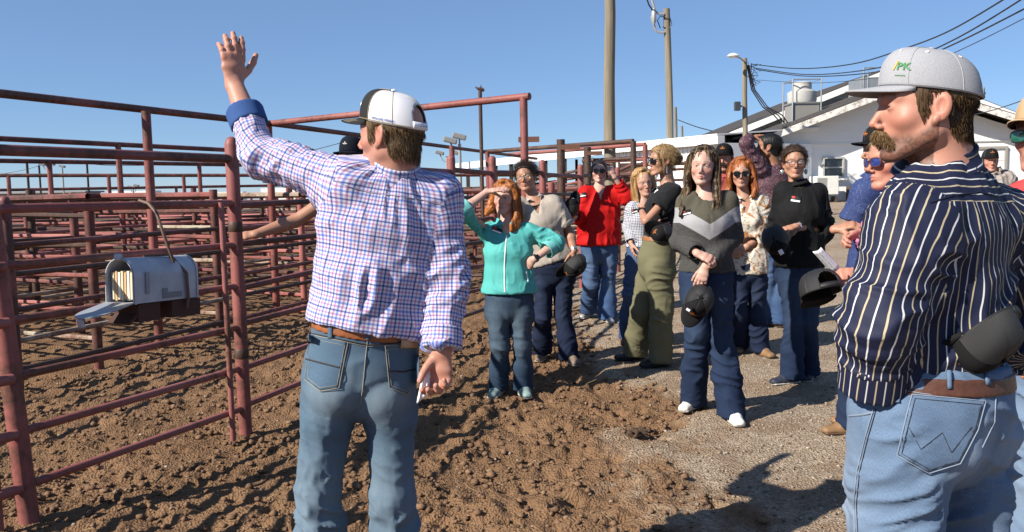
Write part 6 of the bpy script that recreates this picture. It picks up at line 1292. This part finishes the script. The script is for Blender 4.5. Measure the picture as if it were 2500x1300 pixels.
# worn caps
def wear(k, *a, sc=1.0, up=0., back=0., **kw):
    i=pr(k); H,A,s=i['hd']; return cap(H+A[2]*up*s-A[1]*back*s,A,s*sc,*a,parent=i['root'],**kw)
wear('plaid',CAPCH,CAPW,CAPCH,sc=1.0,strapm=plain('white_strap',(.74,.74,.78),.5),stitch=TANST,text=(('APACHE VIDEO',.0095,-1.70,.10,BLUE_T),('M',.018,-.62,.42,WHITE_T)),tall=.098,bend=1.2,fw=1.18)
wear('striped',CAPG,CAPG,CAPG,sc=.985,eyel=True,text=(('PK',.027,-.80,.42,GREEN_T),('/',.034,-.60,.44,GOLD_T),('------',.012,-.74,.22,GREEN_T)),tall=.094,bend=.7)
wear('stache',CAPBLK,CAPBLK,CAPBLK,emblem=(.020,ORANGE),tall=.106); wear('farman',CAPBLK,CAPMESHB,CAPBLK,emblem=(.020,ORANGE)); wear('navy',CAPBLK,CAPMESHB,CAPBLK,emblem=(.020,ORANGE))
wear('tan',CAPT,CAPT,CAPT,under=UNDER,brimlen=.078,bend=1.6); wear('reach',CAPNV,CAPNV,CAPNV,emblem=(.013,WHITE_T,-.15),tall=.104)
# glasses
TORT=plain('tortoiseshell',(.13,.035,.012),.25,.6,90,spec=.6); BLUEL=plain('blue_mirror_lens',(.03,.05,.22),.05,spec=.9); GREENL=plain('green_mirror_lens',(.02,.12,.08),.05,spec=.9); GOLDW=plain('gold_wire',(.5,.34,.12),.3,metal=.8)
for k,fr,le,w,h in (('red',TORT,SUNL,.0285,.024),('floral',BLKP,SUNL,.0275,.024),('olive',BLKP,SUNL,.028,.023),('pink',TORT,BLUEL,.029,.021),('tan',BLKP,GREENL,.030,.021),('reach',BLKP,SUNL,.028,.020)): i=pr(k); glasses(i['root'],i['hd'],fr,le,'sun',w*.93,h*.93)
glasses(pr('black')['root'],pr('black')['hd'],BLKP,CLEAR,'clear',.026,.0185,name='eyeglasses'); glasses(pr('beige')['root'],pr('beige')['hd'],GOLDW,CLEAR,'clear',.025,.0235,name='eyeglasses')
# sweater pattern, yoke
i=pr('sweater'); v=TREES[i['top'].name][0]; zz=(v-i['nk'])@i['up']; uu=np.abs((v-i['nk'])@i['S']); a=i['top'].data.attributes.new('chev','FLOAT','POINT'); a.data.foreach_set('value',((zz+.292-.62*np.minimum(uu,.17))/.095).astype(np.float32))
i=pr('striped'); v=TREES[i['top'].name][0]; bn_=np.zeros(len(v),np.float32); i['top'].data.attributes['bone'].data.foreach_get('value',bn_)
yk=(v-i['nk'])@i['up']+.10; yk=np.where(bn_==0,yk,-1); a=i['top'].data.attributes.new('yoke','FLOAT','POINT'); a.data.foreach_set('value',yk.astype(np.float32))
nt=STRIPE.node_tree; bs=nt.nodes['Principled BSDF']; t=NT.__new__(NT); t.m=STRIPE;t.t=nt;t.n=nt.nodes;t.l=nt.links;t.b=bs
old=bs.inputs['Base Color'].links[0].from_socket; at=t.node('Attribute',attribute_name='yoke'); _,vv_=t.uv(); alt=t.mix(line(t,vv_,.034,.0025,.25),(.007,.010,.034),(.50,.50,.50)); alt=t.mix(line(t,vv_,.034,.0028,.75),alt,(.38,.32,.21)); t.color(t.mix(t.math('GREATER_THAN',at.outputs['Fac'],0.),old,alt))
# pixel guided patches laid on real surfaces
def pxp(name,tk,part,poly,mat,Yc=None,off=.002,n=12,thick=.003,parent=None):
    i=pr(tk); tgt=i[part]; poly=np.array(poly,float); c=poly.mean(0); Yc=Yc or WO[i['root'].name][1]; C=P(c[0],c[1],Yc); s=Yc/FPX
    return patch(name,tgt,parent or tgt,[((x-c[0])*s,-(y-c[1])*s) for x,y in poly],_r,_u,C,-nrm_(ray(*c)),mat,off,n,thick)
def pxs(name,tk,part,pts,mat,r=.0015,off=.0015,parent=None,Yc=None,sub=6):
    i=pr(tk); tgt=i[part]; Yc=Yc or WO[i['root'].name][1]; q=[P(x,y,Yc) for x,y in pts]; out=[]
    for a_,b_ in zip(q[:-1],q[1:]): out+=[a_+(b_-a_)*k/sub for k in range(sub)]
    out.append(q[-1]); c=np.mean(np.array(pts),0); return seam(name,tgt,parent or tgt,out,-nrm_(ray(*c)),r,mat,off)
THR=plain('denim_thread_dark',(.035,.03,.03),.8); THL=plain('denim_thread_pale',(.36,.33,.26),.8); THB=plain('pale_blue_thread',(.27,.33,.42),.8)
pkL=[(756,819),(846,839),(825,944),(781,951),(745,925)]; pkR=[(942,847),(1022,845),(1022,930),(995,962),(952,945)]
for pk,band in ((pkL,[(748,877),(790,888),(826,897)]),(pkR,[(948,906),(985,908),(1022,900)])):
    o=pxp('pocket','plaid','pants',pk,J_MID,2.6,off=.0035,n=14,thick=.004)
    pxs('pocket_seam','plaid','pants',pk+[pk[0]],THL,.0013,.0060,Yc=2.6); cx=np.mean(pk,0); inn=[tuple(cx+(np.array(p)-cx)*.87) for p in pk]; pxs('pocket_seam','plaid','pants',inn+[inn[0]],THL,.0008,.0062,Yc=2.6); pxs('pocket_band','plaid','pants',band,THR,.0030,.0055,Yc=2.6)
pxs('back_seam','plaid','pants',[(898,826),(892,880),(886,945),(880,985)],THL,.0016,.002,Yc=2.6); pxs('yoke_seam','plaid','pants',[(752,812),(820,826),(896,842),(960,838),(1024,830)],THR,.0022,.002,Yc=2.6); pxs('yoke_seam','plaid','pants',[(752,815),(820,830),(896,846),(960,842),(1024,834)],THL,.0009,.002,Yc=2.6)
for x,y in ((806,808),(899,813),(975,813)): pxp('belt_loop','plaid','pants',[(x-5,y-16),(x+5,y-16),(x+5,y+18),(x-5,y+18)],J_MID,2.6,off=.0085,n=5,thick=.003)
cd_=plain('card_tan',(.50,.36,.24),.7,.1); card=pxp('card','plaid','pants',[(982,816),(1022,818),(1018,850),(979,850)],cd_,2.6,off=.016,n=3,thick=.003)
gv,gf=text_geo("Buyer's Card",True); i=pr('plaid'); tr_=tree(i['pants']); C=P(1001,829,2.6); nn_=-nrm_(ray(1001,826)); vs=[]
for q in gv:
    p=C+_r*q[0]*.0075+_u*q[1]*.0075; h=tr_.ray_cast(Vector(p+nn_*.2),Vector(-nn_),.5); vs.append((np.array(h[0]) if h[0] is not None else p)+nn_*.0195)
if card: link('lettering',mesh('lettering',vs,gf,[plain('print_black',(.03,.025,.02),.7)],False,WO[i['root'].name]),card)
spk=[(2232,970),(2397,986),(2380,1050),(2340,1125),(2270,1147),(2199,1107)]; pxp('pocket','striped','pants',spk,J_LIGHT,1.95,off=.0035,n=16,thick=.004); pxs('pocket_seam','striped','pants',spk+[spk[0]],THB,.0014,.006,Yc=1.95)
cx=np.mean(spk,0); inn=[tuple(cx+(np.array(p)-cx)*.90) for p in spk]; pxs('pocket_seam','striped','pants',inn+[inn[0]],THR,.0007,.0062,Yc=1.95)
pxs('pocket_stitching','striped','pants',[(2225,1045),(2252,1095),(2300,1058),(2320,1102),(2365,1045)],THR,.0006,.0062,Yc=1.95)
pxs('side_seam','striped','pants',[(2130,1008),(2112,1070),(2092,1150),(2084,1230),(2088,1300)],THB,.0016,.0025,Yc=1.95); pxs('side_seam','striped','pants',[(2137,1008),(2119,1070),(2099,1150),(2091,1230),(2095,1300)],THR,.0009,.0025,Yc=1.95)
pxs('yoke_seam','striped','pants',[(2180,948),(2260,962),(2340,968),(2430,964)],THB,.0012,.002,Yc=1.95); pxs('back_seam','striped','pants',[(2431,968),(2428,1030),(2400,1088)],THB,.0014,.002,Yc=1.95); pxs('pocket_seam','striped','pants',[(2074,1016),(2100,1014),(2130,1008)],THB,.0022,.0025,Yc=1.95)
for x,y in ((2190,955),(2318,922),(2412,912)): pxp('belt_loop','striped','pants',[(x-6,y-26),(x+4,y-26),(x+6,y+26),(x-4,y+26)],J_LIGHT,1.95,off=.0085,n=5,thick=.004)
# shirt seams on the striped back
pxs('yoke_seam','striped','top',[(2278,494),(2330,478),(2390,470),(2430,480)],plain('navy_seam',(.006,.008,.03),.8),.0024,.001,Yc=1.95); pxs('yoke_seam','plaid','top',[(800,432),(850,455),(900,470),(962,478),(1030,488),(1090,505)],plain('shirt_seam',(.35,.36,.5),.8),.0013,.001,Yc=2.6)
# teal jacket zip and badges
ZIP=plain('pale_zip',(.62,.70,.66),.5); pxs('zipper','teal','top',[(1239,556),(1235,600),(1232,650),(1232,690),(1233,711)],ZIP,.0055,.001); pxs('pocket_zip','teal','top',[(1285,664),(1289,688)],ZIP,.006,.001)
BDG=plain('badge_black',(.02,.02,.02),.4); BW=plain('badge_white',(.8,.8,.8),.5); BR=plain('badge_red',(.7,.03,.02),.5)
def badge(k,x,y,w,h,a=0.,red=True):
    i=pr(k); c,s=math.cos(a),math.sin(a); R=lambda pts:[(x+c*u-s*v,y+s*u+c*v) for u,v in pts]
    o=pxp('name_badge',k,'top',R([(-w,-h),(w,-h),(w,h),(-w,h)]),BDG,off=.006,n=3)
    if o:
        pxp('badge_strip',k,'top',R([(-w*.9,h*.45),(w*.9,h*.45),(w*.9,h),(-w*.9,h)]),BW,off=.0095,n=3,parent=o)
        if red: pxp('badge_mark',k,'top',R([(-w*.75,-h*.8),(-w*.2,-h*.8),(-w*.2,-h*.1),(-w*.75,-h*.1)]),BR,off=.0095,n=3,parent=o)
badge('teal',1214,562,13,5.5,.35); badge('red',1422,476,9,5,-.15); badge('olive',1599,464,7,5,-.6); badge('sweater',1675,519,12,5,-.25); badge('black',1943,486,12,7,.15); badge('gingham',1549,515,7,4,-.3)
for y in (650,662,674): i=pr('sweater'); tr_=tree(i['pants']); p=P(1694,y,5.07); d_=nrm_(ray(1694,y)); h=tr_.ray_cast(Vector(p-d_*.4),Vector(d_),.8); 
for y in (652,664,675):
    p=P(1694,y,5.07); h=tr_.ray_cast(Vector(p-d_*.4),Vector(d_),.8)
    if h[0] is not None: sphere('jeans_button',plain('brass_button',(.5,.42,.28),.3,metal=.7),i['pants'],np.array(h[0]),.0075)
# watches, bracelets, jewellery
def band(name,k,s,t,r,mat,w=.011,face=None,fdir=(0,-1,.3),fm=None):
    i=pr(k); c,d=along([i['J']['s'+s],i['J']['e'+s],i['J']['w'+s]],t); a=nrm_(np.cross(d,V3(.3,.2,1))); b=np.cross(d,a); m=MB()
    m.lathe(c,[(r,-w),(r*1.08,-w*.8),(r*1.08,w*.8),(r,w)],20,a,b,d); o=m.build(name,mat,i['root'],smooth=True)
    if face: n_=np.array(fdir,float); n_=nrm_(n_-d*n_.dot(d)); MB().box(c+n_*r*1.12,(.034,.034,.010),d,np.cross(n_,d),n_).build('watch_face',fm,o,bevel=.004)
band('watch','teal','L',1.93,.0275,BLKP,.010,True,(.2,-1,.2),BLKP); band('watch','olive','L',1.9,.027,BLKP,.010,True,(-.6,-1,0),BLKP); band('watch','black','L',1.88,.0265,plain('lavender_band',(.42,.36,.46),.6),.010,True,(.1,-.7,.8),BLKP)
SILV=plain('silver',(.62,.62,.62),.25,metal=.9)
for q in (1.86,1.90,1.94): band('bracelet','beige','L',q,.030,SILV,.0035)
def loc_pt(k,p): H,A,sc=pr(k)['hd']; return H+(np.array(p)*sc)@A
for k,x,mat,R in (('black',1,SILV,(.013,.005,.020)),('black',-1,SILV,(.013,.005,.020))):
    c=loc_pt(k,(x*.083,-.002,-.060)); A=pr(k)['hd'][1]; o=sphere('earring',mat,pr(k)['root'],c,np.array(R),A,12); sphere('turquoise',plain('turquoise',(.15,.42,.40),.4),o,c+A[1]*.003,np.array([.007,.005,.011]),A,10)
c=loc_pt('olive',(-.080,-.006,-.035)); MB().tube([c,c+V3(0,0,-.03),c+V3(0,0,-.055)],[.002,.003,.004],6).build('earring',SILV,pr('olive')['root'])
i=pr('beige'); 
for j in range(15):
    a_=-1.9+3.8*j/14; p=i['nk']-i['up']*(.02+.05*math.cos(a_*.8))+i['Fw']*(.085*math.cos(a_*.75)+.005)+i['S']*.075*math.sin(a_*.8); sphere('bead',BLKP,i['root'],p,.0085,n=8)
def neckl(k,dp,w,mat):
    i=pr(k); tr_=tree(i['body']); pts=[]
    for t_ in np.linspace(-1,1,15):
        p=i['nk']+i['S']*w*t_+i['up']*(.035-dp*(1-abs(t_)**1.5)); h=tr_.ray_cast(Vector(p+i['Fw']*.3),Vector(-i['Fw']),.5); h2=tree(i['top']).ray_cast(Vector(p+i['Fw']*.3),Vector(-i['Fw']),.5)
        c=[np.array(x[0]) for x in (h,h2) if x[0] is not None]
        if c: pts.append(max(c,key=lambda x:x@i['Fw'])+i['Fw']*.002)
    if len(pts)>2: MB().tube(pts,.0016,5).build('necklace',mat,i['root'],smooth=True)
neckl('black',.075,.05,GOLDW); neckl('olive',.05,.055,plain('pearl',(.7,.66,.6),.3)); neckl('floral',.06,.05,GOLDW)
# ---------------------------------------------------------------- caps carried in hands
def axes(front,up): U=nrm_(up); F=nrm_(np.array(front,float)-U*np.dot(front,U)); return np.stack([np.cross(F,U),F,U])
def held(px,py,Y,front,up,label,em=(.021,ORANGE),sc=1.0,rear=None,ctr=.06):
    A=axes(front,up); C=P(px,py,Y)-A[2]*ctr; return cap(C,A,sc,CAPBLK,rear or CAPMESHB,CAPBLK,None,label,emblem=em,group='black caps carried in the hand')
o=held(1706,737,4.86,(-.50,-.30,-.80),(-.05,-.94,.30),'black cap with orange embroidery held low in front of dark jeans by the sweater wearer',(.024,ORANGE))
MB().box(P(1681,754,4.755),(.030,.004,.040),X=nrm_(_r*.8-_u*.5),Y=-_f0,Z=nrm_(_u*.8+_r*.5)).build('hang_tag',BDG,o); MB().box(P(1680,757,4.75),(.022,.004,.014),X=nrm_(_r*.8-_u*.5),Y=-_f0,Z=nrm_(_u*.8+_r*.5)).build('hang_tag',BW,o)
o=held(1893,588,5.50,(.25,-.35,-.85),(-.35,-.90,.1),'black cap held in front of the black puff sleeved blouse')
MB().box(P(1907,616,5.37),(.028,.004,.034),X=nrm_(_r*.85+_u*.5),Y=-_f0,Z=nrm_(_u*.85-_r*.5)).build('hang_tag',BW,o)
held(1402,650,6.62,(-.85,-.25,-.45),(.40,-.75,-.45),'black cap hanging from the hand beside the beige blouse')
held(1396,505,8.62,(.25,-.2,.9),(-.5,-.85,.0),'black cap held at chest height beside the red blouse',(.016,WHITE_T))
held(1617,572,6.22,(-.75,-.45,.40),(.1,-.8,-.45),'black cap held at the waist above the olive trousers')
held(2006,716,3.62,(.05,.80,-.55),(-.12,.5,.84),'black cap seen from behind with open back strap, below the white paper',(.021,ORANGE),1.1,ctr=.05)
held(2408,838,1.80,(-.80,.30,-.50),(.25,-.60,-.75),'black mesh backed cap tucked behind the belt of the striped shirt',(.02,ORANGE),.78)
# papers
t=NT('printed_paper'); u,v=t.uv(); a=line(t,v,.012,.005); nn=t.noise(1,2,.5,vec=t.scale(t.tc('UV'),(260,90,1))); f=t.math('MULTIPLY',a,t.ramp(nn,[(.45,0.),(.5,1.)])); t.color(t.mix(t.math('MULTIPLY',f,.55),(.82,.82,.83),(.25,.25,.28))); t.p(Roughness=.7); PAPER=t.m
def sheet(name,pts,Y,bulge,mat,label,cat,th=.0015,nu=8):
    a,b,c,d=[P(x,y,Y+dy) for x,y,dy in pts]; n=nrm_(np.cross(b-a,d-a)); v=[];f=[];uv=[]
    for i_ in range(nu+1):
        for j in range(nu+1):
            s,q=i_/nu,j/nu; p=(a*(1-s)+b*s)*(1-q)+(d*(1-s)+c*s)*q+n*bulge*math.sin(PI*q); v.append(p); uv.append((s*np.linalg.norm(b-a),q*np.linalg.norm(d-a)))
    f=np.array([(i_*(nu+1)+j,(i_+1)*(nu+1)+j,(i_+1)*(nu+1)+j+1,i_*(nu+1)+j+1) for i_ in range(nu) for j in range(nu)]); me=mesh(name,v,f,[mat],True); l=me.uv_layers.new(name='UVMap'); l.data.foreach_set('uv',np.array(uv)[f].astype(np.float32).ravel()); o=link(name,me); so=o.modifiers.new('thick','SOLIDIFY'); so.thickness=th; so.offset=0; return tag(o,label,cat)
sheet('paper',[(1984,615,0),(2030,668,.05),(2050,650,.04),(2004,604,0)],3.66,.012,PAPER,'white printed sheet held beside the pink blouse, above the open backed cap','paper')
sheet('booklet',[(1018,985,-.03),(1036,905,.0),(1053,898,.02),(1044,962,-.02)],2.50,.006,PAPER,'white booklet held in the lowered hand of the man in plaid','booklet',.007)
# dropped clump of dung on the dirt
g=G(1560,1058); fn=Sdf(); r=np.random.default_rng(8)
for _ in range(26): fn.u(f_ell(g+np.array([r.normal(0,.036),r.normal(0,.034),.004+abs(r.normal(0,.010))]),r.uniform(.010,.024,3)*np.array([1,1,.8])),.006)
v,f=extract(lambda p: fn(p)+.006*(noise3(p*90)-.5),g-.22,g+.22,.006); o=link('dung_clump',mesh('dung_clump',v,f,[plain('dark_dung',(.085,.05,.03),.95,.3,40,bump=.6)],True)); tag(o,'dark clump of dung lying where the dirt meets the gravel','dung clump')
